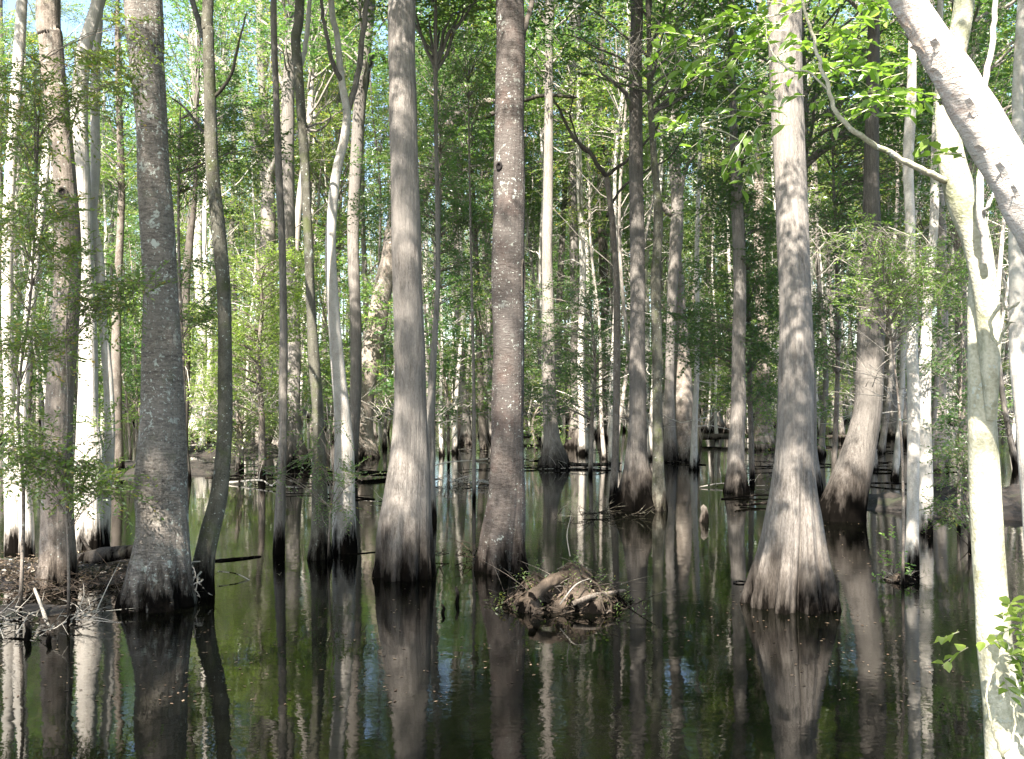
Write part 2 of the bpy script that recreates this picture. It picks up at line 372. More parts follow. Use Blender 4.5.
TREESPOTS=[(157,40,540,8.26,17),(406,20,540,9.47,13),(507,20,540,9.8,14),(791,20,580,8.2,15),(58,20,540,9.,11),(217,60,560,8.6,6),(870,280,500,13.5,10)]
_r=rs(321)
for cx,y0,y1,dd,hw in TREESPOTS:
    for _k in range(11): GAPS.append((W(cx+_r.uniform(-hw,hw),_r.uniform(y0,y1),dd-.15),_r.choice([.035,.05,.07,.11])))
TREES=[
 # name, label, mat, d, pts, H, flute, fh, nrib, crown(variant or None)
 ('swamp_tree','thick lichen-blotched ringed trunk with flared base on the left bank','gum',8.26,[(159,604,76),(160,588,68),(161,570,61),(163,530,50),(160,480,48),(160,420,42),(158,360,37),(155,300,33),(152,240,32),(150,180,31),(150,120,30),(148,60,33),(147,0,37)],15,.26,.4,7),
 ('mossy_tree','slim mossy dark trunk curving up from the root tangle beside the thick lichen-blotched trunk','mossy',8.6,[(199,594,30),(204,560,21),(210,530,19),(218,495,17),(222,440,15),(222,380,14),(222,300,13),(219,230,13),(215,170,12),(214,100,11),(213,40,10),(213,0,10)],11,.1,.4,5),
 ('cypress_tree','straight pale grey cypress trunk with smooth fibrous bark, left of the spotted dark trunk','cypress',9.47,[(406,575,58),(406,562,55),(405,530,53),(407,490,44),(409,450,36),(410,400,31),(410,340,29),(408,260,29),(406,180,28),(404,100,27),(402,0,26)],16,.30,.42,9),
 ('swamp_tree','dark reddish trunk speckled with white lichen spots, behind the brush mound','spot',9.8,[(502,568,56),(502,555,51),(503,535,46),(506,500,38),(507,450,33),(508,400,31),(509,330,30),(508,260,31),(509,180,30),(510,100,29),(510,0,29)],16,.2,.35,6),
 ('cypress_tree','large pale cypress with deeply fluted swollen base standing in open water on the right','cypress',8.2,[(791,603,77),(791,590,75),(791,572,71),(791,550,62),(791,520,52),(791,490,42),(792,450,36),(793,400,34),(793,300,31),(792,200,31),(792,100,31),(790,0,32)],17,.62,.50,9),
 ('cypress_tree','grey cypress with bottle-shaped base curving up to the right, behind the large fluted cypress','cypress',13.5,[(840,518,50),(844,500,44),(852,472,36),(857,452,32),(863,428,29),(868,400,26),(872,340,25),(876,280,21),(876,225,17),(874,150,14),(872,60,12),(871,0,11)],16,.05,.3,7),
 ('swamp_tree','brown trunk with a dark knot hole, near the left edge of the photo','brown',9.0,[(57,584,40),(58,560,34),(58,500,30),(57,450,27),(57,400,26),(59,330,25),(60,250,24),(60,190,21),(58,140,20),(54,90,22),(53,40,22),(52,0,22)],14,.12,.4,6),
 ('swamp_tree','brilliantly sunlit white trunk right of the trunk with the knot hole','pale',11.,[(86,549,36),(87,525,30),(87,500,28),(88,460,28),(85,420,20),(84,360,18),(83,300,17),(83,240,17),(84,180,17),(84,120,16),(88,60,14),(97,20,12),(102,-10,12)],14,.14,.5,6),
 ('swamp_tree','slender sunlit stem close against the right side of the brilliant white trunk','pale',11.3,[(104,546,12),(105,500,11),(108,440,10),(107,380,9),(104,320,8),(103,260,9),(98,220,8),(100,170,9),(98,110,9),(96,50,9),(95,0,9)],12,0,.4,5),
 ('swamp_tree','leftmost slender pale trunk, straight, at the edge of the photo','pale',10.8,[(14,553,16),(13,520,15),(11,470,13),(12,400,11),(14,300,10),(13,200,10),(13,100,10),(14,0,10)],13,.1,.4,5),
 ('swamp_tree','slender pale trunk leaning right, between the leftmost trunk and the trunk with the knot hole','pale',10.5,[(27,557,15),(27,520,13),(24,470,13),(25,420,12),(30,360,10),(36,280,9),(40,200,8),(43,100,8),(45,0,8)],12,.1,.4,5),
 ('cypress_tree','slim cypress with spread fluted foot, first one right of the leafy left bank','cypress',22.,[(295,467,36),(295,455,30),(294,440,20),(294,425,16),(294,400,14),(293,340,13),(289,280,12),(288,200,13),(289,130,12),(290,60,11),(294,0,10)],17,.4,.6,6),
 ('swamp_tree','thin grey pole standing just left of the spread-foot cypress at the water edge','far',10.7,[(279,553,12),(281,500,10),(283,440,8),(282,380,9),(281,330,8),(279,250,7),(277,180,7),(276,90,6),(276,0,6)],10,0,.4,5),
 ('forked_tree','forked grey tree with a limb arching left against white sky','far',30.,[(263,445,24),(263,400,18),(265,330,16),(268,270,15),(268,210,14),(266,165,12),(262,100,8),(261,50,8),(260,0,7)],17,.2,.6,6),
 ('mossy_tree','slim mossy olive trunk with black wet foot, left of the forked white trunk','mossy',10.4,[(320,557,24),(320,535,18),(319,480,14),(317,420,11),(313,360,11),(311,300,9),(310,240,9),(308,180,9),(304,120,9),(300,70,9),(297,40,9),(300,0,9)],11,.15,.3,5),
 ('forked_tree','slender white sunlit trunk forking into a dark V, left of the pale grey cypress','pale',10.8,[(345,551,26),(344,500,22),(344,450,19),(342,410,15),(338,360,13),(335,300,11),(333,240,10),(337,180,9),(345,140,9),(347,112,8),(341,80,7),(335,30,6),(329,0,6)],10,.05,.4,5),
 ('swamp_tree','smooth grey trunk close behind the white forked trunk','cypress',20.,[(349,474,18),(352,440,14),(356,400,12),(357,340,11),(354,280,11),(352,220,12),(356,150,13),(360,100,12),(364,60,12),(370,0,12)],16,.1,.4,5),
 ('swamp_tree','rough dark trunk leaning strongly right behind the pale grey cypress, with white buttressed foot','brown',25.,[(359,457,44),(360,445,36),(361,430,26),(364,395,22),(372,350,20),(380,300,20),(388,262,18),(397,230,16),(418,200,14),(437,165,14),(450,128,12),(470,107,9),(498,101,7)],10,.4,.6,6),
 ('swamp_tree','very thin grey pole just right of the pale grey cypress','far',13.3,[(433,520,8),(431,460,7),(431,400,7),(434,340,6),(437,280,5),(437,200,5),(436,150,4),(436,60,4)],9,0,.4,5),
 ('swamp_tree','thin brown pole midway between the pale grey cypress and the spotted trunk','brown',34.,[(460,438,12),(460,400,9),(461,360,8),(459,320,7),(457,260,6),(455,180,6),(452,80,6)],17,.1,.4,5),
 ('swamp_tree','thin dark pole close against the left side of the spotted trunk','dark',28.,[(484,449,9),(481,400,7),(479,340,6),(476,260,6),(472,180,5),(468,100,4)],14,.1,.4,5),
 ('cypress_tree','slim cypress with dark flared foot, first one right of the spotted trunk','cypress',22.,[(554,467,34),(554,455,27),(552,440,18),(550,415,14),(549,370,13),(548,320,12),(547,260,11),(548,200,10),(549,130,9),(549,60,8),(550,0,8)],17,.3,.5,6),
 ('cypress_tree','small pale cypress with sharply flared fluted foot, second one right of the spotted trunk','cypress',29.,[(577,447,26),(577,438,19),(576,420,12),(576,400,10),(575,360,10),(575,300,9),(574,230,9),(572,170,8),(572,100,7),(573,0,6)],18,.4,.7,6),
 ('cypress_tree','upright grey cypress with broad black foot in the middle distance, right of photo centre','cypress',14.6,[(637,508,46),(637,495,40),(637,475,29),(636,455,21),(637,420,17),(637,350,15),(638,280,15),(638,200,14),(637,130,13),(636,60,12),(636,0,12)],16,.42,.5,7),
 ('mossy_tree','green mossy pole touching the right side of the black-footed cypress','mossy',14.4,[(659,508,18),(658,470,12),(657,400,10),(658,340,10),(657,280,10),(660,220,9),(655,160,7),(650,100,6)],10,0,.4,5),
 ('broken_tree','stout brown broken-topped trunk wrapped in vine in the middle distance','brown',24.,[(684,458,32),(683,440,26),(683,400,21),(682,360,20),(680,320,15),(679,275,9)],6,.15,.4,6),
 ('swamp_tree','pale twisted slender trunk rising against the stout broken-topped trunk','cypress',23.5,[(671,460,16),(670,420,11),(670,380,9),(671,330,9),(672,285,10),(675,245,13),(677,205,12),(675,160,11),(675,110,9),(676,50,8)],15,.1,.4,5),
 ('cypress_tree','slim straight cypress with a bulging black foot, left of the large fluted cypress','cypress',16.8,[(736,492,26),(736,480,22),(736,462,17),(737,440,16),(739,400,15),(738,340,13),(738,280,12),(736,200,11),(735,130,8),(734,60,7),(733,0,6)],15,.15,.3,6),
 ('swamp_tree','dark trunk in shade close against the left side of the large fluted cypress','brown',28.,[(763,449,24),(763,425,17),(763,400,15),(762,340,12),(761,280,12),(760,200,10),(760,100,8)],16,.2,.4,6),
 ('swamp_tree','thin trunk half hidden along the right side of the large fluted cypress','far',17.,[(813,491,20),(811,450,11),(810,400,9),(809,350,8),(808,280,7),(807,200,7),(806,100,6)],13,.1,.4,5),
 ('swamp_tree','pale lichened pole nearest the right foreground water, left of its paler twin','pale',9.6,[(911,572,14),(911,545,12),(911,520,11),(911,460,11),(912,400,12),(912,340,11),(914,280,10),(916,220,9),(915,160,10),(917,110,10),(917,60,8)],10,.05,.3,5),
 ('swamp_tree','slender pale pole leaning right, close behind the lichened pole','pale',12.2,[(924,532,15),(925,500,14),(925,460,13),(925,430,13),(927,380,12),(931,330,10),(934,280,9),(938,220,8),(935,140,7),(936,60,6)],11,.05,.3,5),
 ('swamp_tree','dark straight trunk in the black shade just left of the sunlit foreground tree','far',15.,[(968,503,22),(968,460,16),(968,400,13),(965,340,11),(962,280,10),(960,180,9),(958,60,8)],13,.1,.4,5),
 ('swamp_tree','shaded brown trunk behind the twiggy brush, left of the dark straight trunk','far',21.,[(940,470,18),(941,430,14),(941,400,12),(941,330,10),(940,240,9),(938,120,8)],14,.1,.4,5),
 ('swamp_tree','thin dark crooked pole right of the thick lichen-blotched trunk, behind the curving mossy one','dark',18.9,[(186,480,11),(184,440,8),(186,400,7),(189,340,8),(188,290,7),(190,240,7),(193,190,5),(194,100,5)],11,0,.4,5),
 ('swamp_tree','brown pole between the brilliant white trunk and the thick lichen-blotched trunk','brown',20.,[(118,474,14),(118,440,11),(118,400,10),(117,300,8),(118,200,7),(119,100,6)],12,.1,.4,5),
 ('forked_tree','thin dark tree splitting into bare Y branches, left of the black-footed cypress','brown',15.5,[(613,500,9),(615,450,7),(616,400,7),(617,330,7),(617,270,6),(613,215,6),(607,172,6)],5.6,0,.4,5),
 ('swamp_tree','dark trunk in deep shade between the small pale cypress and the wide Y tree','dark',34.,[(604,438,18),(605,415,12),(606,380,10),(605,300,9),(602,230,9),(602,150,8),(602,60,7)],18,.1,.4,5),
]
def dd_(x): return x
# shared crown meshes (unit: metres), origin at the crown base on the trunk axis
def crown_mesh(seed, rx, h, ncl, ntw, K, ll, lw, leaf, L=.55, limbr=.035, hollow=.2, rad=.55, droop=.25):
    rng=rs(seed); mb=MB(); ncl=int(ncl*.68)
    C=crown_points(rng,ncl,rx,0,h,hollow=hollow)
    for c in C[::2]:
        z0=c[2]*rng.uniform(.35,.7)-.5
        mid=np.array([c[0]*.55,c[1]*.55,(z0+c[2])/2+rng.uniform(-.15,.35)])
        limb(mb,[np.array([0,0,z0]),mid,c],limbr*(1.25-c[2]/h*.7),.006,4,7,0,rng,.03)
    clusters(mb,rng,C,rad*rng.uniform(.7,1.35,len(C)),int(ntw*1.3),L,K,ll,lw,droop,flat=.28,twr=.004)
    return mb.mesh('crown',[M['far'],leaf])
CR=[crown_mesh(11,2.6,8.5,95,11,13,.115,.05,M['leafA'],rad=.6),
    crown_mesh(12,2.3,9.5,90,11,13,.11,.045,M['leafB'],rad=.6),
    crown_mesh(13,3.0,8.0,100,11,13,.12,.055,M['leafA'],rad=.65),
    crown_mesh(14,2.1,9.0,80,12,15,.10,.03,M['leafC'],rad=.55,droop=.35),
    crown_mesh(15,2.8,9.0,90,11,12,.13,.06,M['leafB'],rad=.65)]
def near_crown(t, Q, seed, rx, z0, z1, ncl, leaf, ntw=14, K=14, ll=.10, lw=.042, L=.55):
    """crown of its own over a near trunk"""
    rng=rs(seed); mb=MB()
    C=crown_points(rng,ncl,rx,z0,z1,.7,.12)
    def axis(z):
        z=np.clip(z,Q[0,2],Q[-1,2]); return np.stack([np.interp(z,Q[:,2],Q[:,0]),np.interp(z,Q[:,2],Q[:,1])],-1)
    C[:,:2]+=axis(C[:,2])
    for c in C[::2]:
        zz=max(z0-1,c[2]-rng.uniform(.5,1.8)); a=axis(np.array([zz]))[0]; a=np.array([a[0],a[1],zz])
        if gap_mask(np.array([(a+c)/2,c]),GAPS).all():
            limb(mb,[a,(a+c)/2+np.array([0,0,.3]),c],.03,.006,4,7,0,rng,.03)
    clusters(mb,rng,C,.65*rng.uniform(.7,1.3,len(C)),ntw,L,K,ll,lw,gaps=GAPS)
    if mb.n: 
        b=np.array(t.location); mb.build('crown',[M['far'],leaf],t,origin=b)

def axisat(Q,z): return np.array([np.interp(z,Q[:,2],Q[:,0]),np.interp(z,Q[:,2],Q[:,1]),z])
BRANCH={}
TOBJ={}
leafs=[M['leafA'],M['leafB'],M['leafA'],M['leafC']]
for i,(name,label,mat,d,pts,H,fl,fh,nr) in enumerate(TREES):
    b=W(*pts[0][:2],d); b[2]=0
    t=empty(name,b,label,'tree'); mb=MB()
    topr=.4 if H>6.5 else .8
    Q=trunk_mesh(mb,pts,d,H,100+i,fl,fh,nr,topr=topr)
    TOBJ[i]=(t,Q,d)
    mb.build('trunk',M[mat],t,origin=b)
    if 'broken' in name or label.startswith('thin dark tree splitting'): continue
    if d<13.6:
        slim=pts[3][2]/F*d<.2
        R=2.2 if slim else 3.4
        near_crown(t,Q,300+i,R,max(7.6 if d>8 else 7,H-8),H+1.2,50 if slim else 120,leafs[i%4])
    else:
        me=CR[i%5]; base=axisat(Q,max(6.5,min(H-7.,Q[-1,2]-3)))-b
        s=(.8+.3*rs(i).rand())*(1 if H>12 else .6)
        if label.startswith('rough dark'): base=Q[-1,:3]-b-np.array([1,0,2.5]); s=.75
        link('crown',me,t,base,rs(i).rand()*6,(s,s,s))

def branch(ti, pts, w0, w1, d=None, mat=None, name='branch', n=16, seg=8, dz=0):
    t,Q,dt=TOBJ[ti]; d=d or dt; mb=MB()
    P=[]
    for k,p in enumerate(pts): 
        q=W(p[0],p[1],d+(p[2] if len(p)>2 else 0)); P.append(q)
    P[0][1]=axisat(Q,P[0][2])[1]
    limb(mb,P,w0/2/F*d,w1/2/F*d,seg,n,0,rs(ti+int(pts[0][0])),.004*d/8)
    return mb.build(name,mat or t.children[0].data.materials[0],t,origin=np.array(t.location))
# visible branches of traced trees
branch(1,[(214,70),(205,40,.2),(193,5,.4),(188,-25,.5)],8,5)
branch(1,[(219,100),(230,75,-.2),(238,45,-.3),(246,10,-.4)],4,1.5,mat=M['dark'])
branch(1,[(216,142),(200,128,.2),(185,108,.4),(168,95,.5)],4,1.5,mat=M['dark'])
branch(13,[(267,175),(262,160,.1),(252,140,.5),(246,110,.9),(236,85,1),(220,62,1.2),(196,46,1.5),(172,28,1.8)],11,6)
branch(13,[(268,185),(275,158,-.3),(281,125,-.5),(284,92,-.6),(279,76,-.6),(272,66,-.6)],9,4)
branch(15,[(346,116),(355,85,.1),(360,55,.2),(364,20,.2),(369,-12,.3)],7,5)
branch(15,[(341,82),(332,60,-.1),(325,30,-.2),(320,-8,-.2)],5,3)
branch(14,[(309,130),(325,120,.2),(345,108,.3)],3,1)
branch(14,[(308,132),(318,130,-.2),(330,118,-.3),(327,106,-.4)],3,1)
branch(14,[(300,75),(304,50,.2),(308,20,.2),(310,-10,.2)],6,4,mat=M['pale'])
branch(16,[(358,130),(372,50+5,.3),(385,60,.4),(393,75,.6)],6,4,mat=M['dark'])
branch(17,[(440,158),(452,120,.5),(455,80,1),(452,40,1.5)],8,5,mat=M['dark'])
branch(17,[(380,290),(390,220,.6),(398,170,1),(400,100,1.2)],8,4,mat=M['dark'])
branch(17,[(466,110),(480,118,-.4),(495,112,-.8),(540,95,-1),(580,97,-1.2)],6,3,mat=M['dark'])
branch(36,[(607,174),(598,165,-.1),(588,150,-.2),(574,138,-.3),(562,115,-.3),(552,95,-.4)],5,2,mat=M['dark'])
branch(36,[(607,174),(622,164,.2),(640,148,.3),(656,128,.5),(662,115,.5)],4,1.5,mat=M['dark'])
branch(36,[(588,150),(580,145,0),(571,118,.1),(575,85,.2)],2.5,1,mat=M['dark'])
branch(36,[(608,215),(620,190,.3),(645,172,.5),(672,155,.7),(690,120,.9)],3,1,mat=M['dark'])
branch(23,[(634,110),(625,92,-.2),(612,80,-.4),(597,68,-.5)],6,2)
branch(26,[(677,215),(668,212,-.1),(662,203,-.2)],9,5)
branch(26,[(675,230),(683,180,-.2),(690,160,-.4),(700,150,-.5)],7,3)
branch(26,[(676,110),(668,85,-.3),(655,95,-.4),(648,108,-.5)],5,2)
branch(3,[(521,35),(527,20,.1),(531,5,.2),(534,-20,.3)],6,5,mat=M['dark'])
branch(6,[(58,155),(80,100,-.1),(92,96,-.1),(110,88,-.2),(125,82,-.2)],2.5,1,mat=M['dark'])
branch(6,[(46,345),(34,335,-.3),(38,372,-.5)],3,1,mat=M['dead'])
# knot hole with its raised rim, and the scar on the spotted trunk
def hole(ti,px,py,rw,rh,d,name='knot_hole',tiltx=0):
    t,Q,dt=TOBJ[ti]; z=W(px,py,d)[2]; ax=axisat(Q,z); r=np.interp(z,Q[:,2],Q[:,3])
    x=W(px,py,d)[0]; dx=np.clip((x-ax[0])/r,-.93,.93); n=np.array([dx,-math.sqrt(1-dx*dx),0]); c=ax+n*r*1.0
    mb=MB(); s=np.cross(n,[0,0,1]); th=np.linspace(0,2*PI,17)
    P=c+np.cos(th)[:,None]*s*rw+np.sin(th)[:,None]*np.array([0,0,rh])+n*.012
    tube(mb,P,.012,6,0,cap=False); o=mb.build(name+'_rim',t.children[0].data.materials[0],t,origin=np.array(t.location))
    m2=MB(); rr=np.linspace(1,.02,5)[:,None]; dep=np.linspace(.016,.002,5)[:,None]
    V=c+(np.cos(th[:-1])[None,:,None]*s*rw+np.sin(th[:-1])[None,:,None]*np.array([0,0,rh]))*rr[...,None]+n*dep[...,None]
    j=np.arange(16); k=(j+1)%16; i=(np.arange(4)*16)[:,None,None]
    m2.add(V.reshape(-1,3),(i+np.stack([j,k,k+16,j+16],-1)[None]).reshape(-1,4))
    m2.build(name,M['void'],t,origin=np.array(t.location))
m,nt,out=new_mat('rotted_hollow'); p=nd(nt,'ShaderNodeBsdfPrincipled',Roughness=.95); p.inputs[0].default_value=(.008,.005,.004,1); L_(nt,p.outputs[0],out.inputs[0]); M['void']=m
hole(6,62,192,.04,.045,9.0); hole(3,522,278,.035,.17,9.8,'bark_scar'); hole(3,500,170,.03,.035,9.8)

# ------------------------------------------------------------------ right foreground sunlit tree
t=empty('foreground_tree',W(1018,850,4.)*[1,1,0],'sunlit pale mossy tree in the right foreground with a bare side branch','tree')
b=np.array(t.location); d=4.
mb=MB(); Q=trunk_mesh(mb,[(1018,850,56),(1013,800,50),(1009,755,41),(1005,700,36),(999,650,32),(997,600,30),(995,550,29),(993,480,28),(991,420,26),(990,360,25),(988,310,24),(987,275,20),(988,245,9),(986,226,3)],d,2.6,7,.08,.3,5,topr=.3,step=.02,seg=40)
TOBJ[100]=(t,Q,d); mb.build('trunk',M['sun'],t,origin=b)
mb=MB(); P=np.array([[*W(x,y,d+.01-.05*k/6),w/2/F*d] for k,(x,y,w) in enumerate([(991,420,10),(990,360,20),(989,320,23),(985,285,24),(976,240,26),(965,205,29),(955,170,25),(949,135,22),(948,100,21),(955,60,20),(963,20,20),(968,-20,19),(974,-80,18),(985,-200,15)])])
Qs=smooth_path(P,90); th=np.arange(28)/28*2*PI; z=Qs[:,2][:,None]
tube(mb,Qs[:,:3],Qs[:,3],28,0,1+.05*np.sin(2*th+z*4)+.03*np.sin(3*th-z*9)); mb.build('limb',M['sun'],t,origin=b); QL=Qs
# continuation + bare side branch
def px_limb(t,pts,d0,w0,w1,name,mat,n=30,seg=8,wobv=.003,sd=0):
    mb=MB(); P=[W(p[0],p[1],d0+(p[2] if len(p)>2 else 0)) for p in pts]
    limb(mb,P,w0/2/F*d0,w1/2/F*d0,seg,n,0,rs(sd+int(pts[0][0])),wobv)
    mb.build(name,mat,t,origin=np.array(t.location)); return P
px_limb(t,[(945,180),(925,171,-.05),(900,158,-.1),(872,142,-.12),(850,126,-.14),(835,108,-.15),(829,88,-.15),(822,66,-.16),(816,45,-.17),(808,18,-.2),(800,-10,-.2)],3.95,7,2.5,'branch',M['sun'],40)
px_limb(t,[(829,90,-.1),(808,70,-.05),(790,70,.0),(770,45,.1),(765,20,.1)],3.9,2.2,1,'branch',M['sun'],20)
px_limb(t,[(986,262),(982,222,-.05),(981,190,-.08),(983,150,-.1),(981,120,-.1),(985,85,-.1),(993,40,-.1),(998,-10,-.1)],3.9,8,5,'branch',M['pale'],30)
px_limb(t,[(980,222),(988,206,-.1),(997,186,-.1)],3.9,4,2,'branch',M['pale'],10)
px_limb(t,[(1000,305,-.1),(990,325,-.1),(998,345,-.15),(1003,330,-.15),(1015,322,-.15)],3.9,4,2,'branch',M['sun'],18)
px_limb(t,[(1001,295,-.1),(1008,310,-.12),(1022,300,-.15)],3.9,3,2,'branch',M['sun'],12)
px_limb(t,[(1003,759,-.1),(992,730,-.12),(986,700,-.13),(989,676,-.13),(1000,670,-.1)],3.85,3,1.5,'vine',M['sun'],16)
px_limb(t,[(1002,752,-.15),(1010,742,-.15),(1014,722,-.13),(1010,700,-.12)],3.85,3,1.5,'vine',M['sun'],16)
# crown of the foreground tree: fresh broad leaves on the visible twigs
def spray_leaves(mb,rng,spots,d0,L,K,ll,lw,big=True,ntw=4,droop=.2,tilt=.5,leafm=1,spread=.8,twr=.003):
    for s in spots:
        px,py,ang=s[0],s[1],s[2]; dd=d0+(s[3] if len(s)>3 else 0); nt_=int(s[4]) if len(s)>4 else ntw
        c=W(px,py,dd); a=math.radians(ang)+rng.uniform(-spread,spread,nt_)
        P=c+rng.randn(nt_,3)*np.array([.04,.08,.03])
        D=np.stack([np.cos(a)*.9,rng.uniform(-.6,.6,nt_),np.sin(a)*.6],1)
        twigs(mb,rng,P,D,L*rng.uniform(.6,1.2,nt_),K,ll,lw,droop,tilt=tilt,leafmat=leafm,big=big,twr=twr)
mb=MB(); rng=rs(5)
sp=[(800,10,180),(770,20,185),(745,20,175),(730,35,190),(705,35,180),(690,45,185),(760,50,200),(735,60,200),(790,60,180),(800,40,10),(820,30,20),(850,25,0),(700,125,180),(735,118,175),(770,118,180),(790,112,170),(830,70,180),(820,65,0),(845,70,-10),(870,90,-10),(880,95,10),(900,95,-10),(860,100,180),(885,105,180),(750,130,200),(715,60,210),(760,155,220),(780,85,200),(780,20,160),(810,0,10),(860,5,10),(730,5,180),(840,45,10),(905,70,180),(760,5,190)]
spray_leaves(mb,rng,sp,4.25,.17,5,.076,.034,ntw=3)
near_pts=[W(x,y,4.3) for x,y,*_ in sp]
for a_,b_ in ((0,5),(2,8),(9,12),(12,15),(9,16),(16,20),(20,22),(5,25),(12,26),(24,26)):
    limb(mb,[near_pts[a_],(near_pts[a_]+near_pts[b_])/2+[0,0,.03],near_pts[b_]],.004,.002,4,6,0)
# bunches hanging near the trunk
spray_leaves(mb,rng,[(945,165,180,-.2),(940,118,190,-.3),(865,60,0,.1)],3.8,.12,4,.08,.045,ntw=2)
C=crown_points(rng,34,1.6,4.4,8.2)+np.array([QL[-1,0],QL[-1,1],0]); clusters(mb,rng,C,.5,14,.4,12,.09,.045,gaps=GAPS)
mb.build('crown',[M['sun'],M['leafD']],t,origin=b)
mb=MB(); spray_leaves(mb,rs(8),[(975,632,180),(1005,650,0),(1010,630,30),(1018,640,20),(1015,612,60),(1010,670,-30),(1022,655,0)],3.72,.10,5,.062,.036,ntw=3)
tag(mb.build('leaf_sprig',[M['sun'],M['leafD']],t,origin=b),kind='stuff')

# second stem at the right edge
t=empty('foreground_tree',W(1034,700,5.)*[1,1,0],'pale sunlit stem cut by the right edge of the photo, behind the foreground tree','tree'); b=np.array(t.location)
mb=MB(); Q=trunk_mesh(mb,[(1040,745,30),(1037,680,26),(1034,600,22),(1030,520,21),(1026,470,20),(1022,420,18),(1017,360,16),(1020,280,14),(1024,200,12),(1031,120,11),(1037,20,10)],5.,9,17,.05,.3,5); mb.build('trunk',M['pale'],t,origin=b)
near_crown(t,Q,61,1.7,6,10,26,M['leafA'])
# leaning flaky trunk
t=empty('leaning_tree',(3.35,3.6,0),'thick flaky white trunk leaning diagonally across the top right corner','tree'); b=np.array(t.location)
mb=MB(); pp=[(1380,905,64),(1300,740,58),(1210,560,52),(1110,355,46),(1040,232,43),(1010,172,42),(980,119,41),(950,68,36),(920,18,31),(890,-30,28),(830,-120,27),(740,-250,31),(640,-400,27)]
P=np.array([[*W(x,y,3.5-.02*k),w/2/F*3.5] for k,(x,y,w) in enumerate(pp)]); Qd=smooth_path(P,260); th=np.arange(44)/44*2*PI
s=np.linspace(0,1,260)[:,None]; rm=1+.03*np.sin(2*th+s*30)+.025*np.sin(5*th-s*70)+.02*np.sin(3*th+s*160)+.012*np.sin(9*th+s*230)
tube(mb,Qd[:,:3],Qd[:,3],44,0,rm); o=mb.build('trunk',M['pink'],t,origin=b)
mb=MB(); rng=rs(71)
k=rng.randint(60,200,60); a=rng.uniform(0,2*PI,60)
for kk,aa in zip(k,a):   # curling bark flakes
    T=norm(Qd[kk+1,:3]-Qd[kk-1,:3]); A=norm(np.cross(T,[0,1,0])); B=np.cross(T,A); n=A*math.cos(aa)+B*math.sin(aa); w=np.cross(T,n)
    c=Qd[kk,:3]+n*Qd[kk,3]*1.0; l=rng.uniform(.015,.04); h=rng.uniform(.008,.018)
    V=np.array([c-T*l-w*h,c-T*l+w*h,c+T*l*.2+w*h+n*.004,c+T*l*.2-w*h+n*.004,c+T*l+w*h*.8+n*.018,c+T*l-w*h*.8+n*.018])
    mb.add(V,[[0,1,2,3],[3,2,4,5]],0,True)
tag(mb.build('bark_flakes',M['pink'],t,origin=b),kind='stuff')
mb=MB(); C=crown_points(rng,50,2.4,4.6,8.8)+np.array([Qd[-1,0]-.3,Qd[-1,1],0]); clusters(mb,rng,C,.6,14,.5,13,.10,.045,gaps=GAPS)
limb(mb,[Qd[-3,:3],Qd[-3,:3]+[-.5,.3,1.2],Qd[-3,:3]+[-.7,.5,3]],.05,.01,6,8,0)
mb.build('crown',[M['far'],M['leafA']],t,origin=b)

# ------------------------------------------------------------------ understory saplings with traced sprays
def sapling(name,label,px,py,pts,d,w,spots,L,K,ll,lw,leaf,seed,mat='brown',big=False,ntw=5,droop=.25,cat='sapling',spread=1.2,twr=.003,tilt=.6):
    b=W(px,py,d); b[2]=0; t=empty(name,b,label,cat); mb=MB(); rng=rs(seed)
    P=[W(px,py,d)]+[W(x,y,d) for x,y in pts]; P[0][2]=-.2
    Q=smooth_path(np.array(P),24); tube(mb,Q,np.linspace(w,w*.35,24)/2/F*d,7)
    for s in spots:
        c=W(s[0],s[1],d+(s[3] if len(s)>3 else 0)); i=int(np.argmin(np.linalg.norm(Q-(c-[0,0,.35]),axis=1))); 
        limb(mb,[Q[i],(Q[i]+c)/2+[0,0,.06],c],min(w*.3/2/F*d,.012),.002,4,7,0,rng,.008)
    mb.build('stem',M[mat],t,origin=b)
    mb=MB(); spray_leaves(mb,rng,spots,d,L,K,ll,lw,big,ntw,droop,tilt,spread=spread,twr=twr); mb.build('foliage',[M[mat],leaf],t,origin=b)
rng=rs(90)
def cloud(cx,cy,rx,ry,n,dr=.8): 
    a=rng.uniform(0,2*PI,n); r=np.sqrt(rng.rand(n)); return [(cx+rx*r_*math.cos(t_),cy+ry*r_*math.sin(t_),rng.uniform(0,360),rng.uniform(-dr,dr)) for r_,t_ in zip(r,a)]
sapling('sapling','thin sapling holding feathery dark green sprays in front of the trunk with the knot hole',69,640,[(69,560),(66,480),(68,400),(66,330),(72,260)],7.4,3.2,
        cloud(60,440,62,28,16,.4)+cloud(95,490,35,12,7,.3)+cloud(105,295,45,22,14,.4)+cloud(30,455,30,30,8,.3),.34,20,.05,.018,M['leafA'],1,'brown',ntw=8)
sapling('sapling','loose yellow-green sapling at the left edge, above the dark feathery sprays',20,590,[(24,500),(18,400),(30,300),(35,200),(40,60)],7.8,4,
        cloud(35,240,50,60,26,.8)+cloud(40,90,60,60,22,.8)+cloud(20,360,35,45,14,.6)+cloud(110,60,50,50,12,.8),.38,18,.055,.019,M['leafC'],2,ntw=8)
sapling('sapling','leafy green sapling in the gap behind the thick lichen-blotched and curving mossy trunks',182,470,[(184,400),(180,300),(178,200),(180,100)],14,5,
        cloud(205,150,55,45,26,1.)+cloud(185,300,40,50,20,1.)+cloud(245,130,40,40,12,1),.5,14,.075,.028,M['leafA'],3,ntw=10)
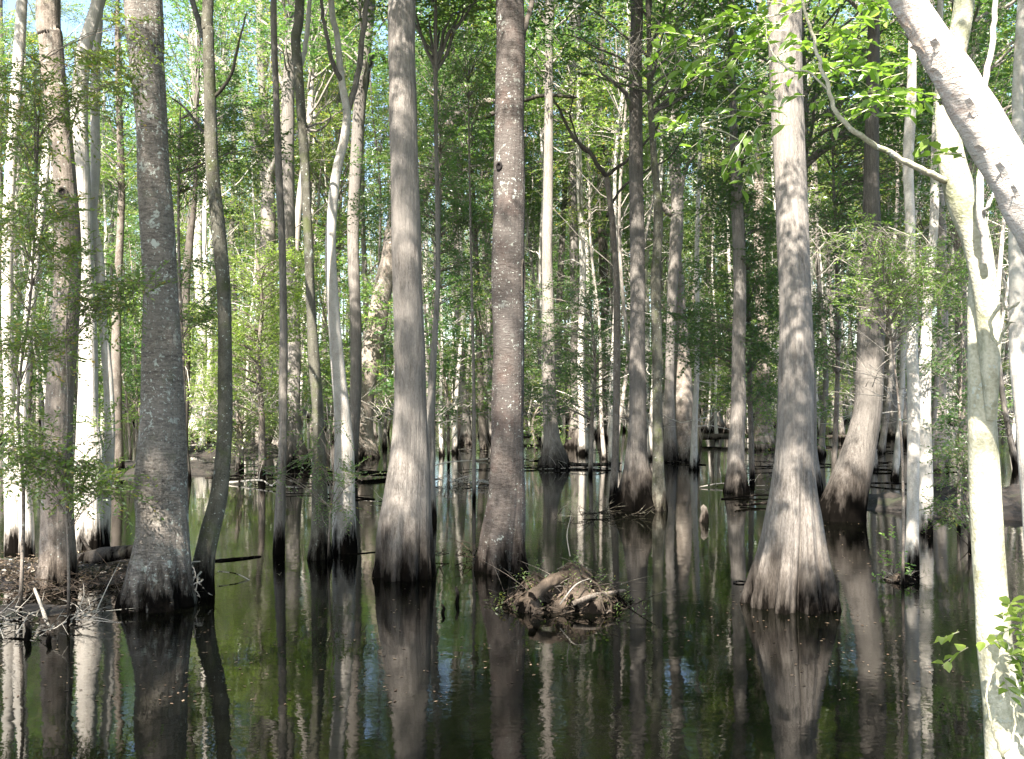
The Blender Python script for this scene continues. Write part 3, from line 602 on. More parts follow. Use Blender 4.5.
sapling('sapling','bushy bright green sapling on the bank left of the spread-foot cypress',262,452,[(262,420),(258,360),(262,300),(255,250)],19,8,
        cloud(258,300,48,55,56,1.5)+cloud(240,370,50,40,40,1.5)+cloud(215,340,30,50,24,1)+cloud(285,270,30,40,20,1),.5,14,.075,.032,M['leafD'],4,ntw=8)
sapling('shrub','dense low green shrub on the dark bank under the bright sapling',240,450,[(240,435),(238,415),(236,400)],21,10,
        cloud(225,420,45,25,34,1.5)+cloud(265,415,30,28,24,1.2),.45,14,.07,.03,M['leafA'],5,ntw=8,cat='shrub')
sapling('sapling','small feathery sapling clinging beside the mossy olive trunk above the water',328,560,[(330,520),(334,480),(330,440),(326,400)],10.2,2.5,
        cloud(345,470,30,22,7,.3)+cloud(320,440,30,30,8,.3)+cloud(262,470,25,6,4,.2)+cloud(330,560-55,20,18,5,.2),.28,16,.045,.014,M['leafA'],6,ntw=5)
sapling('sapling','dark dense leafy sapling filling the space right of the pale grey cypress high up',432,470,[(433,400),(437,300),(440,200),(440,100)],18,6,
        cloud(445,80,48,60,70,2)+cloud(440,190,45,50,50,2)+cloud(372,200,16,40,10,1.5)+cloud(470,250,30,50,26,1.5),.55,14,.08,.032,M['leafB'],7,ntw=8)
sapling('sapling','yellow-leaved sapling top seen just left of the spotted trunk',474,500,[(474,400),(472,300),(470,200),(468,80)],15.5,4,
        cloud(462,55,35,28,22,.8)+cloud(480,90,18,24,10,.5),.4,14,.06,.026,M['leafC'],8,ntw=6)
sapling('sapling','green leafy sapling low in the gap between the slim flared cypresses',590,470,[(592,420),(595,370),(590,300)],20,5,
        cloud(565,330,50,50,40,2)+cloud(610,370,40,40,34,2)+cloud(545,400,30,30,16,1),.5,14,.07,.03,M['leafB'],9,ntw=8)
sapling('sapling','tall deep green sapling with layered leaves left of the large fluted cypress',752,480,[(750,400),(748,300),(742,200),(740,100)],18.5,6,
        cloud(735,230,45,70,80,2)+cloud(715,320,50,50,50,2)+cloud(765,290,22,70,40,1)+cloud(720,130,60,50,50,2)+cloud(755,370,30,40,26,1),.55,14,.08,.034,M['leafB'],10,ntw=8)
sapling('sapling','dark leafy sapling with dead twigs behind the large fluted cypress, right side',832,520,[(835,440),(838,350),(836,240),(832,120)],16,6,
        cloud(845,210,40,50,46,1.4)+cloud(835,320,28,50,34,1)+cloud(850,110,45,50,40,1.5)+cloud(905,150,50,50,34,1.5),.5,14,.075,.03,M['leafB'],11,ntw=7)
sapling('sapling','fresh feathery green sapling glowing in front of the curved bottle-shaped cypress',902,575,[(903,500),(900,420),(892,340),(885,280),(870,230)],9.,3.5,
        cloud(900,290,45,26,26,.5)+cloud(940,290,38,26,18,.5)+cloud(868,250,35,26,14,.5)+cloud(915,250,40,20,12,.5)+cloud(850,300,20,20,5,.3)+cloud(955,270,24,20,9,.3),.34,18,.045,.014,M['leafD'],12,ntw=5)
sapling('sapling','leafy green sapling left of the sunlit foreground tree, under its fork',958,500,[(960,420),(962,330),(958,250)],12.5,4,
        cloud(950,330,25,60,26,.8)+cloud(955,430,22,40,14,.6)+cloud(955,200,28,50,20,.8)+cloud(985,80,60,80,40,1),.42,14,.065,.026,M['leafB'],13,ntw=7)
sapling('shrub','low leafy plant on the dark right bank behind the sunlit foreground tree',970,520,[(968,500),(964,470),(960,455)],11.,4,
        cloud(962,470,26,22,14,.4)+cloud(955,510,18,18,8,.3),.3,14,.05,.02,M['leafA'],14,ntw=6,cat='shrub')
sapling('water_plant','tiny bright plant rooted on the tussock at the foot of the lichened pole',893,578,[(893,565),(894,552)],9.3,2,
        [(893,552,100,0,4),(893,562,160,0,4),(899,566,20,0,4),(889,572,180,0,4),(903,572,0,0,3),(893,540,90,0,3)],.13,7,.04,.022,M['leafD'],15,big=True,cat='plant')

# ------------------------------------------------------------------ dead twig tangles, logs, debris
def sticks_mesh(seed,n,box,L,r,up=.2):
    rng=rs(seed); mb=MB()
    for k in range(n):
        c=rng.uniform(-1,1,3)*box; a=rng.uniform(0,2*PI); e=rng.normal(up,.3); l=L*rng.uniform(.5,1.3)
        D=np.array([math.cos(a)*math.cos(e),math.sin(a)*math.cos(e),math.sin(e)]); c[2]=abs(c[2])
        m=c+D*l*.5+rng.randn(3)*l*.08; limb(mb,[c,m,c+D*l],r*rng.uniform(.5,1.2),r*.25,4,5,0)
        if rng.rand()<.6: limb(mb,[m,m+norm(D+rng.randn(3)*.7)*l*.4],r*.5,r*.15,3,3,0)
    return mb
def twig_tangle(label,px,py,d,seed,n,box,L,r,group=None,up=.3,z=None,mat='dead'):
    c=W(px,py,d); 
    if z is not None: c[2]=z
    o=sticks_mesh(seed,n,np.array(box),L,r,up).build('dead_brush',M[mat]); o.location=c
    tag(o,label,'dead brush',group)
twig_tangle('tangle of dead twigs hanging in front of the curved bottle-shaped cypress',860,262,9.3,1,80,(.6,.3,.4),.5,.005,up=-.6)
twig_tangle('grey dead twigs spread in the shade below the glowing feathery sapling',905,400,10.5,2,60,(.45,.3,.6),.6,.005,up=.5)
twig_tangle('brown hanging dead brush high in the middle, beside the black-footed cypress',655,60,13,3,60,(.8,.5,.55),.6,.005,up=-.7)
twig_tangle('bare pale brush on the bank around the white buttressed foot of the leaning trunk',400,425,22,4,60,(1.2,.6,.5),.9,.01,up=.4)
twig_tangle('dead grey brush standing on the leafy left bank under the bright sapling',238,415,18.5,5,60,(1.1,.6,.6),.9,.009,up=.7)
twig_tangle('fine mat of dead sticks on the left bank beside the knot-hole trunk',95,590,8.6,6,230,(.95,.5,.07),.40,.0055,up=.12,z=.03,mat='rot')
twig_tangle('pale sticks strewn over the water at the left edge of the photo',25,640,7.4,7,60,(.45,.4,.03),.5,.006,up=.1,z=.02)
twig_tangle('brown branch litter in the water behind the gap beside the spotted trunk',455,478,18,8,46,(.75,.4,.05),.6,.010,up=.25,z=.04)
twig_tangle('dark litter of sticks at the left foot of the spotted trunk',462,557,10.3,9,30,(.35,.2,.04),.35,.006,up=.3,z=.04,mat='rot')
twig_tangle('mossy sticks lodged against the feet of the cypress in the middle distance',600,517,13.6,10,36,(.7,.15,.03),.5,.008,up=.1,z=.03,mat='mossy')

mb=MB(); rg=rs(55); N=1500; c0=W(60,572,dist_of(572)); P=np.column_stack([c0[0]+rg.randn(N)*.5,c0[1]-.1+rg.randn(N)*.33,rg.uniform(.02,.11,N)])
twigs(mb,rg,P,rg.randn(N,3)*[1,1,.25],.06,2,.04,.02,.1,tilt=.8,big=True,twr=.002,leafmat=1)
tag(mb.build('leaf_litter',[M['rot'],M['litter']]),'brown dead leaves and crumbs matted over the left bank',' leaf litter'.strip(),kind='stuff')
def log(name,label,pts,r0,r1,mat,cat='log',ds=None,zs=None,seg=14,n=30,seed=0,group=None,stub=True):
    rng=rs(seed+500); P=[]
    for k,p in enumerate(pts):
        d=ds[k] if ds else dist_of(p[1]); q=W(p[0],p[1],d); P.append(q)
    P=np.array(P); c=P.mean(0); mb=MB(); Q=smooth_path(P,n); th=np.arange(seg)/seg*2*PI; s=np.linspace(0,1,n)[:,None]
    rad=np.linspace(r0,r1,n); rad[0]*=.8
    rm=1+.08*np.sin(2*th+s*9+seed)+.06*np.sin(5*th-s*17)+.05*np.sin(3*th+s*30)
    tube(mb,Q,rad,seg,0,rm)
    mb2=Q[0]
    if stub:
        for k in range(3):
            i=rng.randint(4,n-4); v=norm(rng.randn(3)*[1,.5,.3]+[0,0,.9]); limb(mb,[Q[i],Q[i]+v*rad[i]*rng.uniform(2,5)],rad[i]*.35,rad[i]*.12,5,4)
    o=mb.build(name,M[mat],origin=c); tag(o,label,cat,group); return o
log('fallen_log','dark rotten log on the left bank just left of the thick lichen-blotched trunk',[(66,566),(100,556),(140,550),(150,548)],.085,.07,'dark',ds=[9.9,9.7,9.6,9.5],seed=1)
log('fallen_log','dark rotten log running off the left edge of the photo',[(-20,572),(10,572),(45,568)],.075,.06,'dark',ds=[9.8,9.7,9.7],seed=2)
log('floating_log','slim black log floating on open water right of the curving mossy trunk',[(210,562),(232,559),(262,556)],.022,.010,'dark',ds=[10.2,10.3,10.5],seed=3,stub=False)
log('floating_log','mossy log lying across the water behind the white forked trunk',[(328,474),(360,473),(396,474)],.07,.05,'mossy',ds=[19.6,19.4,19.6],seed=4)
log('floating_log','thin green stick floating between the mossy olive trunk and the pale grey cypress',[(328,552),(350,554),(378,552)],.012,.01,'mossy',seed=5,stub=False)
log('floating_log','dark log across the water left of the middle cypress feet',[(560,464),(590,465),(622,463)],.05,.03,'dark',ds=[22,21.8,21.9],seed=6)
log('floating_log','dark slender log on the water at the foot of the slim straight cypress',[(735,505),(755,504),(786,500)],.022,.015,'dark',ds=[14.6,14.8,15.1],seed=7)
log('floating_log','long black log low in the far shade behind the slim straight cypress',[(700,437),(750,436),(800,438),(850,436)],.10,.07,'dark',ds=[31,31,31.5,31],seed=8)
log('floating_log','dark log at the back left of the slim flared cypresses',[(500,437),(530,436),(560,438)],.09,.07,'dark',ds=[32,32,32],seed=9)
log('fallen_branch','bare pale branch arching out of the water right of the curving mossy trunk',[(218,571),(238,574),(255,584),(262,596)],.007,.004,'dead','branch',ds=[9.3,9.3,9.2,9.1],seed=10,stub=False,seg=6)
log('fallen_branch','stout bleached branch leaning from the stick mat down to the water, left foreground',[(35,588),(42,606),(52,632),(62,648),(70,655)],.013,.018,'dead','branch',ds=[7.9,7.8,7.4,7.1,6.9],seed=11,seg=8)
log('fallen_branch','bleached branch lying flat below the leaning bleached one, left foreground',[(-5,640),(20,638),(45,644),(66,650)],.008,.006,'dead','branch',ds=[7.1,7.1,7.,6.95],seed=12,seg=6)
log('fallen_branch','forked bleached stick at the far left above the flat bleached branch',[(0,618),(30,622),(50,626),(72,630)],.006,.005,'dead','branch',ds=[7.7,7.6,7.5,7.4],seed=13,seg=6)
log('fallen_branch','bare pale branch reaching right over the water behind the gap beside the pale grey cypress',[(432,466),(450,462),(476,460)],.018,.008,'dead','branch',ds=[19,19,19.2],seed=14,seg=6)
log('floating_stick','short white stick floating left of the large fluted cypress',[(733,582),(740,581),(747,582)],.010,.008,'pale','stick',ds=[9.1,9.1,9.1],seed=15,stub=False,seg=6)
def knee(label,px,py,h,r,seed,mat='dark'):
    d=dist_of(py); b=W(px,py,d); mb=MB(); P=smooth_path(np.array([[0,0,-.2],[.0,0,0],[.01,0,h*.5],[-.01,.0,h*.9],[-.01,0,h]]),18)
    th=np.arange(12)/12*2*PI; rad=np.interp(np.linspace(0,1,18),[0,.2,.6,.9,1],[r*1.5,r*1.2,r*.8,r*.6,r*.2])
    tube(mb,P,rad,12,0,1+.12*np.sin(3*th+seed)[None]+.06*np.sin(5*th)[None]); o=mb.build('cypress_knee',M[mat]); o.location=(b[0],b[1],0); tag(o,label,'cypress knee')
knee('taller of two dark cypress knees standing between the pale grey cypress and the spotted trunk',457,603,.16,.022,1)
knee('shorter of two dark cypress knees standing between the pale grey cypress and the spotted trunk',443,613,.09,.02,2)
knee('dark stubby stump standing in open water left of the slim straight cypress',704,522,.26,.07,3)
knee('small brown knee in the stick mat at the left edge of the photo',28,640,.16,.03,4,'brown')
knee('small brown knee right beside the stout bleached branch',49,642,.10,.025,5,'brown')

# root tangle on the curving mossy trunk
t,Q,d=TOBJ[1]; mb=MB(); rng=rs(77)
for k in range(16):
    x0,y0=rng.uniform(186,202),rng.uniform(560,590); a=rng.uniform(-1,1)
    P=[W(x0,y0,8.45),W(x0-rng.uniform(-4,12),y0+rng.uniform(0,10),8.3),W(x0-rng.uniform(-10,24),y0+rng.uniform(8,22),8.25),W(x0-rng.uniform(-14,20),y0+rng.uniform(20,34),8.3)]
    limb(mb,P,.010*rng.uniform(.5,1.2),.004,5,12,0,rng,.004)
mb.build('roots',M['dead'],t,origin=np.array(t.location))

# the brush mound in front of the spotted trunk
t=empty('brush_mound',W(566,603,8.25)*[1,1,0],'brown mound of matted roots, sticks and leaves in front of the spotted trunk','mound'); b=np.array(t.location); t.scale=(1.15,1.1,1.3)
def mz(X,Y):
    r=np.sqrt((X/.56)**2+(Y/.36)**2)+.13*wob(X,Y,9,2)
    e=np.clip(1.05-r**1.3,-.5,1)
    lob=.75+.35*np.exp(-((X-.12)/.16)**2)+.25*np.exp(-((X+.28)/.12)**2)-.25*np.exp(-((X+.09)/.07)**2)-.2*np.exp(-((X-.36)/.08)**2)
    return .27*e*lob+(.045*wob(X,Y,15,1)+.035*wob(X,Y,31,5)+.02*wob(X,Y,70,4))*np.clip(e*3+.4,0,1)-.03
mb=MB(); grid(mb,-.72,.72,-.5,.5,90,64,mz); mb.build('root_mat',M['rot'],t)
rng=rs(31); mb=MB()
for k in range(420):
    x,y=rng.uniform(-.66,.66),rng.uniform(-.46,.35); z=float(mz(np.array(x),np.array(y)))
    if z<-.03: continue
    a=rng.uniform(0,2*PI); l=rng.uniform(.05,.2)+.35*(rng.rand()<.1); D=np.array([math.cos(a),math.sin(a)*.6,rng.normal(.05,.35)])
    c=np.array([x,y,z+.01]); e=c+D*l; e[2]=max(e[2],float(mz(np.array(e[0]),np.array(e[1])))+.005)
    limb(mb,[c,(c+e)/2+[0,0,.015],e],rng.uniform(.0015,.005),.001,4,5,0)
tag(mb.build('sticks',M['brown'],t),kind='stuff')
mb=MB()
for k in range(46):
    x,y=rng.uniform(-.35,.4),rng.uniform(-.3,.25); a=rng.uniform(0,2*PI); l=rng.uniform(.2,.5); pts=[]
    for q in np.linspace(0,1,5):
        X=x+math.cos(a)*l*q+rng.randn()*.02; Y=y+math.sin(a)*l*q*.6+rng.randn()*.015; pts.append([X,Y,max(-.05,float(mz(np.array(X),np.array(Y))))+.012+.02*math.sin(q*PI)])
    r_=rng.uniform(.004,.012); limb(mb,pts,r_,r_*.35,5,14,0)
tag(mb.build('roots',M['rot'],t),kind='stuff')
mb=MB(); P=np.stack([rng.uniform(-.55,.55,120),rng.uniform(-.4,.3,120)],1); z=mz(P[:,0],P[:,1]); k=z>0; P=np.column_stack([P[k],z[k]+.008])
twigs(mb,rng,P,rng.randn(len(P),3)*[1,1,.2],.05,3,.032,.016,0,tilt=.9,big=True,twr=.0006); tag(mb.build('leaf_litter',[M['dead'],M['litter']],t),kind='stuff')
mb=MB(); P=np.array([[x,y,mz(np.array(x),np.array(y))+.01] for x,y in zip(rng.uniform(-.62,.62,70),rng.uniform(-.4,.3,70))])
twigs(mb,rng,P,rng.randn(70,3)*[.6,.6,.3]+[0,0,.9],.13,8,.03,.010,.1,twr=.001); tag(mb.build('green_sprouts',[M['brown'],M['leafA']],t),kind='stuff')
log('fallen_log','rotting pale-ended log half buried in the brush mound',[(532,596),(548,583),(562,576),(578,572)],.055,.045,'rot',ds=[7.85,8.0,8.15,8.3],seed=20,n=40,seg=20,stub=False)
log('fallen_branch','weathered flat log end lying on the right side of the brush mound',[(572,604),(592,596),(612,592),(626,590)],.026,.014,'brown','branch',ds=[7.85,7.95,8.1,8.2],seed=21,seg=12)
log('fallen_branch','pale crooked stick rising over the right side of the brush mound',[(560,604),(575,585),(590,578)],.006,.004,'dead','branch',ds=[7.8,7.85,8.0],seed=22,seg=6)
log('fallen_branch','thin upright stick at the back of the brush mound',[(570,556),(567,535),(571,515)],.006,.003,'dead','branch',ds=[8.5,8.5,8.5],seed=23,seg=6,stub=False)
# tussock at the lichened pole
t=empty('tussock',W(900,580,9.2)*[1,1,0],'small reddish tussock of dead stems at the foot of the lichened pole','tussock')
mb=MB(); grid(mb,-.2,.2,-.16,.16,24,20,lambda X,Y:.09*np.clip(1.1-np.sqrt((X/.17)**2+(Y/.13)**2)**1.5,-.5,1)+.01*wob(X,Y,40,2)-.01); mb.build('root_mat',M['rot'],t)
sticks_mesh(4,40,np.array([.12,.08,.05]),.16,.002,.5).build('dead_stems',M['dead'],t)

# ------------------------------------------------------------------ background stand
def stem_mesh(seed,H,r,bend=.25,butt=1.9):
    rng=rs(seed); mb=MB(); n=34
    z=np.concatenate([np.linspace(-.5,1.2,12),np.linspace(1.5,H,n-12)])
    ph=rng.uniform(0,6,4); x=bend*np.sin(z/H*3+ph[0])+.06*np.sin(z*.9+ph[1]); y=bend*np.sin(z/H*2.4+ph[2])+.05*np.sin(z*1.1+ph[3])
    x-=np.interp(0,z,x); y-=np.interp(0,z,y)
    rad=r*(np.interp(z,[0,H],[1,.35])+(butt-1)*np.exp(-np.clip(z,0,None)/.45))
    th=np.arange(12)/12*2*PI; a=.22*np.exp(-np.clip(z,0,None)/.5)[:,None]
    rm=1+a*np.cos(5*th+ph[0])[None]+.04*np.sin(2*th[None]+z[:,None])
    P=np.stack([x,y,z],1); tube(mb,P,rad,12,0,rm)
    for k in range(5):
        i=rng.randint(18,30); aa=rng.uniform(0,2*PI); l=rng.uniform(.8,2.4); v=np.array([math.cos(aa),math.sin(aa),rng.uniform(.3,1.2)])
        limb(mb,[P[i],P[i]+v*l*.5+[0,0,-.1],P[i]+v*l],r*.28,r*.06,5,7,0,rng,.03)
    for k in range(12):
        i=rng.randint(10,24); aa=rng.uniform(0,2*PI); l=rng.uniform(.5,1.6); v=np.array([math.cos(aa),math.sin(aa),rng.uniform(-.3,.6)]); e=P[i]+v*l+rng.randn(3)*.2
        limb(mb,[P[i],P[i]+v*l*.5,e],.014,.003,4,7,0,rng,.03)
        for _ in range(2):
            f=P[i]+v*l*rng.uniform(.3,.8); limb(mb,[f,f+rng.randn(3)*.15,f+norm(v+rng.randn(3)*.8)*l*.5],.006,.002,3,4,0)
    return mb,P
STEM=[]
for k in range(8):
    rng=rs(700+k); H=[19,21,17,20,15,18,22,16][k]; mb,P=stem_mesh(800+k,H,[.15,.19,.11,.16,.09,.13,.21,.10][k],butt=[2.4,2.0,1.6,2.6,1.5,2.2,2.3,1.5][k])
    STEM.append([( (m_:=mb.mesh('trunk',M['far'])) ),P,H])
STEM_PALE=[]
for me,P,H in STEM:
    m2=me.copy(); m2.materials.clear(); m2.materials.append(M['pale']); STEM_PALE.append(m2)
def under_mesh(seed,h,rx,ncl,leaf,ll,lw):
    rng=rs(seed); mb=MB(); ms=MB()
    C=crown_points(rng,ncl,rx,h*.22,h,.8,.1)
    P=smooth_path(np.array([[0,0,-.4],[rng.randn()*.1,rng.randn()*.1,h*.4],[rng.randn()*.3,rng.randn()*.3,h*.8],[rng.randn()*.3,rng.randn()*.3,h]]),20); tube(ms,P,np.linspace(.045,.012,20),8)
    for c in C[::2]:
        i=int(np.clip((c[2]/h)*17-3,0,18)); limb(ms,[P[i],(P[i]+c)/2+[0,0,.15],c],.012,.004,4,6,0,rng,.02)
    clusters(mb,rng,C,.5,10,.42,12,ll,lw)
    return ms.mesh('stem',M['brown']),mb.mesh('crown',[M['brown'],leaf])
UND=[under_mesh(901,6.0,1.9,46,M['leafA'],.10,.045),under_mesh(902,7.5,1.7,52,M['leafB'],.10,.045),under_mesh(903,4.2,1.6,34,M['leafD'],.09,.04),under_mesh(904,5.2,2.1,44,M['leafB'],.11,.05),under_mesh(905,2.2,1.5,24,M['leafA'],.09,.04)]
ZONES=[(-1e9,-60,'out of sight to the left of the photo'),(-60,40,'at the left edge of the photo'),(40,75,'behind the trunk with the knot hole'),(75,135,'between the brilliant white trunk and the thick lichen-blotched trunk'),(135,180,'behind the thick lichen-blotched trunk'),(180,232,'beside the curving mossy trunk'),
 (232,302,'behind the bright sapling on the left bank'),(302,392,'behind the white forked trunk'),(392,428,'behind the pale grey cypress'),(428,492,'between the pale grey cypress and the spotted trunk'),(492,526,'behind the spotted trunk'),
 (526,596,'behind the two slim flared cypresses'),(596,664,'behind the black-footed cypress'),(664,728,'behind the broken-topped trunk'),(728,772,'behind the slim straight cypress'),(772,815,'behind the large fluted cypress'),
 (815,885,'behind the curved bottle-shaped cypress'),(885,940,'behind the lichened pole'),(940,1000,'in the shade left of the sunlit foreground tree'),(1000,1084,'at the right edge of the photo'),(1084,1e9,'out of sight to the right of the photo')]
def zone(x,y):
    if y<1: return 'out of sight around the camera'
    px=512+x/y*F
    for a,b,s in ZONES:
        if a<=px<b: return s
rng=rs(2024); placed=[(float(t.location.x),float(t.location.y)) for t,_,_ in TOBJ.values()]
def ok(x,y,g): return all((x-a)**2+(y-b)**2>g*g for a,b in placed)
NEARG=[g for g in GAPS if g[0][1]<12.5]
def clear(x,y,z=13.,r=3.3):
    for z in (8,10.5,13,15.5,18):
        c=np.array([x,y,z])
        for q,_ in NEARG:
            v=c-q; t=v@S
            if t>0 and np.linalg.norm(v-t*S)<2.7: return False
    return True
def bg_tree(x,y,kind=None,s=None,pale=None):
    k=rng.randint(8) if kind is None else kind; s=s or rng.uniform(.85,1.2); me,P,H=STEM[k]; pale=rng.rand()<.3 if pale is None else pale
    if pale: me=STEM_PALE[k]
    look='pale slender' if pale else 'grey-brown'; where=zone(x,y); dist='far' if y>45 else 'mid-distance'
    t=empty('swamp_tree',(x,y,0 if y<70 else .2),f'{look} {dist} tree {where}','tree',f'{look} {dist} trees {where}')
    rz=rng.uniform(0,6.28); t.rotation_euler=(rng.normal(0,.025),rng.normal(0,.025),rz); rr=rng.uniform(.7,1.15)
    link('trunk',me,t,sc=(s*rr,s*rr,s)); z0=H*s*rng.uniform(.40,.55); q=P[int(np.argmin(abs(P[:,2]-z0/s)))]
    c=s*rng.uniform(.85,1.15); link('crown',CR[rng.choice([0,2,3,3] if x/max(y,1)*F+512<430 else [0,1,4,2])],t,(q[0]*s*rr,q[1]*s*rr,z0),rng.uniform(0,6),(c,c,(H*s+1-z0)/9))
    placed.append((x,y))
n=0; tries=0
while n<160 and tries<9000:
    tries+=1; y=24+56*rng.rand()**.8; hw=.64*y+3; x=rng.uniform(-hw,hw)
    if not ok(x,y,1.5): continue
    px=512+x/y*F
    if y<34 and 345<px<430: continue
    bg_tree(x,y); n+=1
POLE=[]
for k in range(5):
    mb,P=stem_mesh(860+k,[13,15,12,14,11][k],[.055,.07,.06,.08,.05][k],bend=.35,butt=1.5); me=mb.mesh('trunk',M['far']); m2=me.copy(); m2.materials.clear(); m2.materials.append(M['pale']); POLE.append((me,m2,P,[13,15,12,14,11][k]))
def small_crown(seed,leaf):
    rg=rs(seed); m=MB(); C=crown_points(rg,22,1.3,0,4.5,.7,.1); clusters(m,rg,C,.5,12,.45,12,.10,.042,flat=.3)
    for c in C[::2]: limb(m,[np.array([0,0,c[2]*.4]),c*[.5,.5,.8],c],.014,.004,4,6,0)
    return m.mesh('crown',[M['far'],leaf])
SC=[small_crown(41,M['leafA']),small_crown(42,M['leafB']),small_crown(43,M['leafC'])]
n=0; tries=0
while n<235 and tries<12000:
    tries+=1; y=(15 if tries%3==0 else 19)+52*rng.rand(); hw=.60*y+1; x=rng.uniform(-hw,hw); px=512+x/y*F
    if not ok(x,y,.7) or (px<560 and rng.rand()<.45) or (y<24 and (px<575 or 700<px<830)) or (y<19 and px<650): continue
    me,m2,P,H=POLE[rng.randint(5)]; pale=rng.rand()<.6; look='pale' if pale else 'brown'; where=zone(x,y); s_=rng.uniform(.85,1.2)
    t=empty('slender_tree',(x,y,0),f'{look} pole-thin tree {where}','tree',f'{look} pole-thin trees {where}'); t.rotation_euler=(rng.normal(0,.04),rng.normal(0,.04),rng.uniform(0,6))
    link('trunk',m2 if pale else me,t,sc=(s_,s_,s_)); z0=H*s_*.62; q=P[int(np.argmin(abs(P[:,2]-z0/s_)))]*s_; link('crown',SC[rng.randint(3)],t,(q[0],q[1],z0),rng.uniform(0,6),(1,1,1)); placed.append((x,y)); n+=1
# trees beside and behind the viewer (they shade the scene)
for k in range(26):
    for _ in range(60):
        y=rng.uniform(-24,14); x=rng.uniform(-24,20)
        if y>0 and abs(x)<.62*y+2.6: continue
        if x*x+y*y<9 or not ok(x,y,2.2) or not clear(x,y): continue
        bg_tree(x,y); break
# unseen trees added to shade the near trunk bases, crowns cut open for sun
for k,(x,y) in enumerate([(-4.3,1.6),(-1.9,-3.1),(2.6,-2.6),(4.6,.8),(-6.3,-1.2),(.4,-6.)]):
    me,P,H=STEM[[4,2,7,2,4,7][k]]; t=empty('swamp_tree',(x,y,0),'unseen grey-brown tree added beside the viewer to shade the near trunks','tree','unseen shade trees added close around the viewer')
    link('trunk',me,t); Q=np.column_stack([P[:,0]+x,P[:,1]+y,P[:,2],P[:,2]*0+.1]); near_crown(t,Q,950+k,3.4,8,15.5,120,M['leafA']); placed.append((x,y))
n=0; tries=0
while n<120 and tries<5000:
    tries+=1; y=22+50*rng.rand(); hw=.62*y+2; x=rng.uniform(-hw,hw)
    if not ok(x,y,1.1): continue
    k=rng.choice([0,1,3,4,2]); sm,cm=UND[k]; s=rng.uniform(.8,1.3)
    look={0:'leafy green',1:'tall dark green',2:'small bright green',3:'broad dark green',4:'low green'}[k]; where=zone(x,y)
    t=empty('understory_tree' if k!=4 else 'shrub',(x,y,0),f'{look} understory {"tree" if k!=4 else "shrub"} growing {where}','small tree' if k!=4 else 'shrub',f'{look} understory {where}')
    t.rotation_euler=(0,0,rng.uniform(0,6)); link('stem',sm,t,sc=(s,s,s)); link('crown',cm,t,sc=(s,s,s)); placed.append((x,y)); n+=1
# the far wood that reads as one mass
mb=MB(); rng=rs(77)
for k in range(260):
    y=rng.uniform(80,118); x=rng.uniform(-.75*y,.75*y); h=rng.uniform(17,26); r=rng.uniform(.1,.28)
    tube(mb,smooth_path(np.array([[x,y,-.2],[x+rng.randn()*.3,y,h*.5],[x+rng.randn()*.6,y,h]]),8),np.linspace(r,r*.3,8),6,0)
N=5200; y=rng.uniform(80,122,N); C=np.stack([rng.uniform(-.78,.78,N)*y,y,22*rng.beta(1.3,1.1,N)+rng.uniform(.3,2,N)],1)
clusters(mb,rng,C,1.1,7,.9,8,.30,.15,twr=.01)
N=4200; y=rng.uniform(78,100,N); C=np.stack([rng.uniform(-.8,.8,N)*y,y,rng.uniform(.2,5.5,N)],1)
clusters(mb,rng,C,1.1,8,.9,8,.32,.17,twr=.012)
o=mb.build('far_wood',[M['far'],M['leafA']]); tag(o,'hazy green mass of distant woodland closing the view behind all the trunks','woodland',kind='stuff')

rng=rs(404); bm_=[]
for k in range(3):
    m=MB(); P=smooth_path(np.array([[-.9,0,.0],[-.3,.1,.03],[.3,-.05,.02],[.9,.1,.05]])+rng.randn(4,3)*[.1,.1,.02],16); tube(m,P,np.linspace(.02,.007,16),6)
    for q in range(6):
        i=rng.randint(2,14); v=norm(rng.randn(3)*[1,.6,.5]+[.6,0,.35]); limb(m,[P[i],P[i]+v*.2,P[i]+v*rng.uniform(.3,.7)],.007,.002,4,5,0,rng,.01)
    bm_.append(m.mesh('fallen_branch',M[['brown','dead','dark'][k]]))
for k in range(48):
    y=rng.uniform(14,38); x=rng.uniform(-.5,.5)*y; look=['brown','bleached','black'][k%3]
    o=bpy.data.objects.new('fallen_branch',bm_[k%3]); col.objects.link(o); o.location=(x,y,.01); o.rotation_euler=(0,0,rng.uniform(-.7,.7)+PI*rng.randint(2)); s_=rng.uniform(.6,1.3); o.scale=(s_,s_,s_)
    tag(o,f'{look} twiggy branch in the water {zone(x,y)}','branch',f'{look} branches in the water {zone(x,y)}')
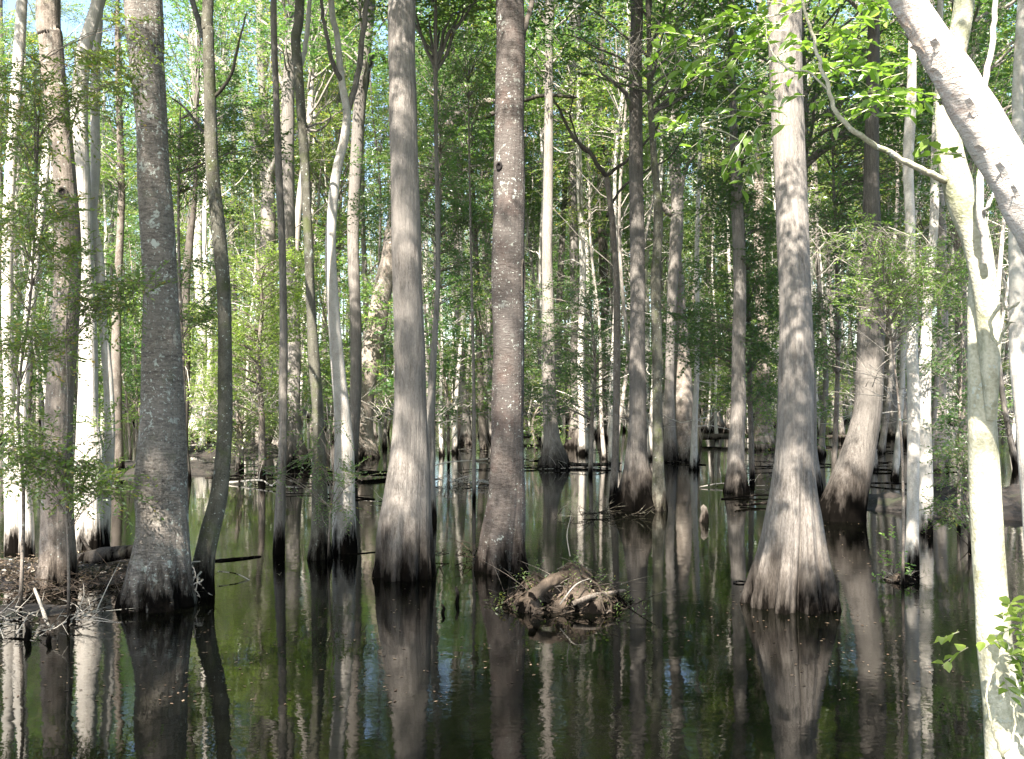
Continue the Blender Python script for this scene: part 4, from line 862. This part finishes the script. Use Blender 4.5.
# floating specks of leaf litter on the water
mb=MB(); rng=rs(6); N=2200; d_=5.6*np.exp(rng.rand(N)*1.25); x=rng.uniform(-.6,.6,N)*d_
cl=wob(x,d_,.9,3)>-.1; P=np.column_stack([x[cl],d_[cl],np.full(cl.sum(),.004)])
a=rng.uniform(0,6.28,len(P)); s=rng.uniform(.006,.02,len(P))[:,None]; u=np.column_stack([np.cos(a),np.sin(a),0*a]); v=np.column_stack([-np.sin(a),np.cos(a),0*a])
V=np.stack([P-u*s,P+v*s*.5,P+u*s,P-v*s*.5],1); mb.add(V.reshape(-1,3),np.arange(len(P)*4).reshape(-1,4),0,False)
tag(mb.build('floating_litter',M['litter']),'tiny pale leaf specks scattered over the dark water','leaf litter',kind='stuff')

# ------------------------------------------------------------------ camera, light, world
sc=bpy.context.scene
cam=bpy.data.cameras.new('camera'); co=bpy.data.objects.new('camera',cam); col.objects.link(co); sc.camera=co
co.location=(0,0,CAMH); co.rotation_euler=(PI/2+math.atan(5.5/F),0,0); cam.sensor_width=36; cam.lens=F/1024*36; cam.clip_end=2000; cam.clip_start=.05
w=bpy.data.worlds.new('World'); sc.world=w; w.use_nodes=True; nt=w.node_tree; bg=nt.nodes['Background']
sky=nt.nodes.new('ShaderNodeTexSky'); sky.sky_type='NISHITA'; sky.sun_disc=False; sky.sun_elevation=SUN_EL; sky.sun_rotation=SUN_ROT; sky.air_density=1.; sky.dust_density=1.5
nt.links.new(sky.outputs[0],bg.inputs[0]); bg.inputs[1].default_value=.10
from mathutils import Vector
sl=bpy.data.lights.new('sun','SUN'); sl.energy=5.; sl.angle=math.radians(.5); sl.color=(1,.95,.87)
so=bpy.data.objects.new('sun',sl); col.objects.link(so); so.rotation_euler=Vector(S).to_track_quat('Z','Y').to_euler()
sc.view_settings.view_transform='Standard'; sc.view_settings.look='None'; sc.view_settings.gamma=1; sc.view_settings.exposure=2.42
sc.render.engine='CYCLES'; cy=sc.cycles; cy.max_bounces=7; cy.diffuse_bounces=4; cy.glossy_bounces=3; cy.transmission_bounces=4; cy.sample_clamp_indirect=8
cy.use_denoising=True
try: cy.denoiser='OPENIMAGEDENOISE'
except Exception: pass
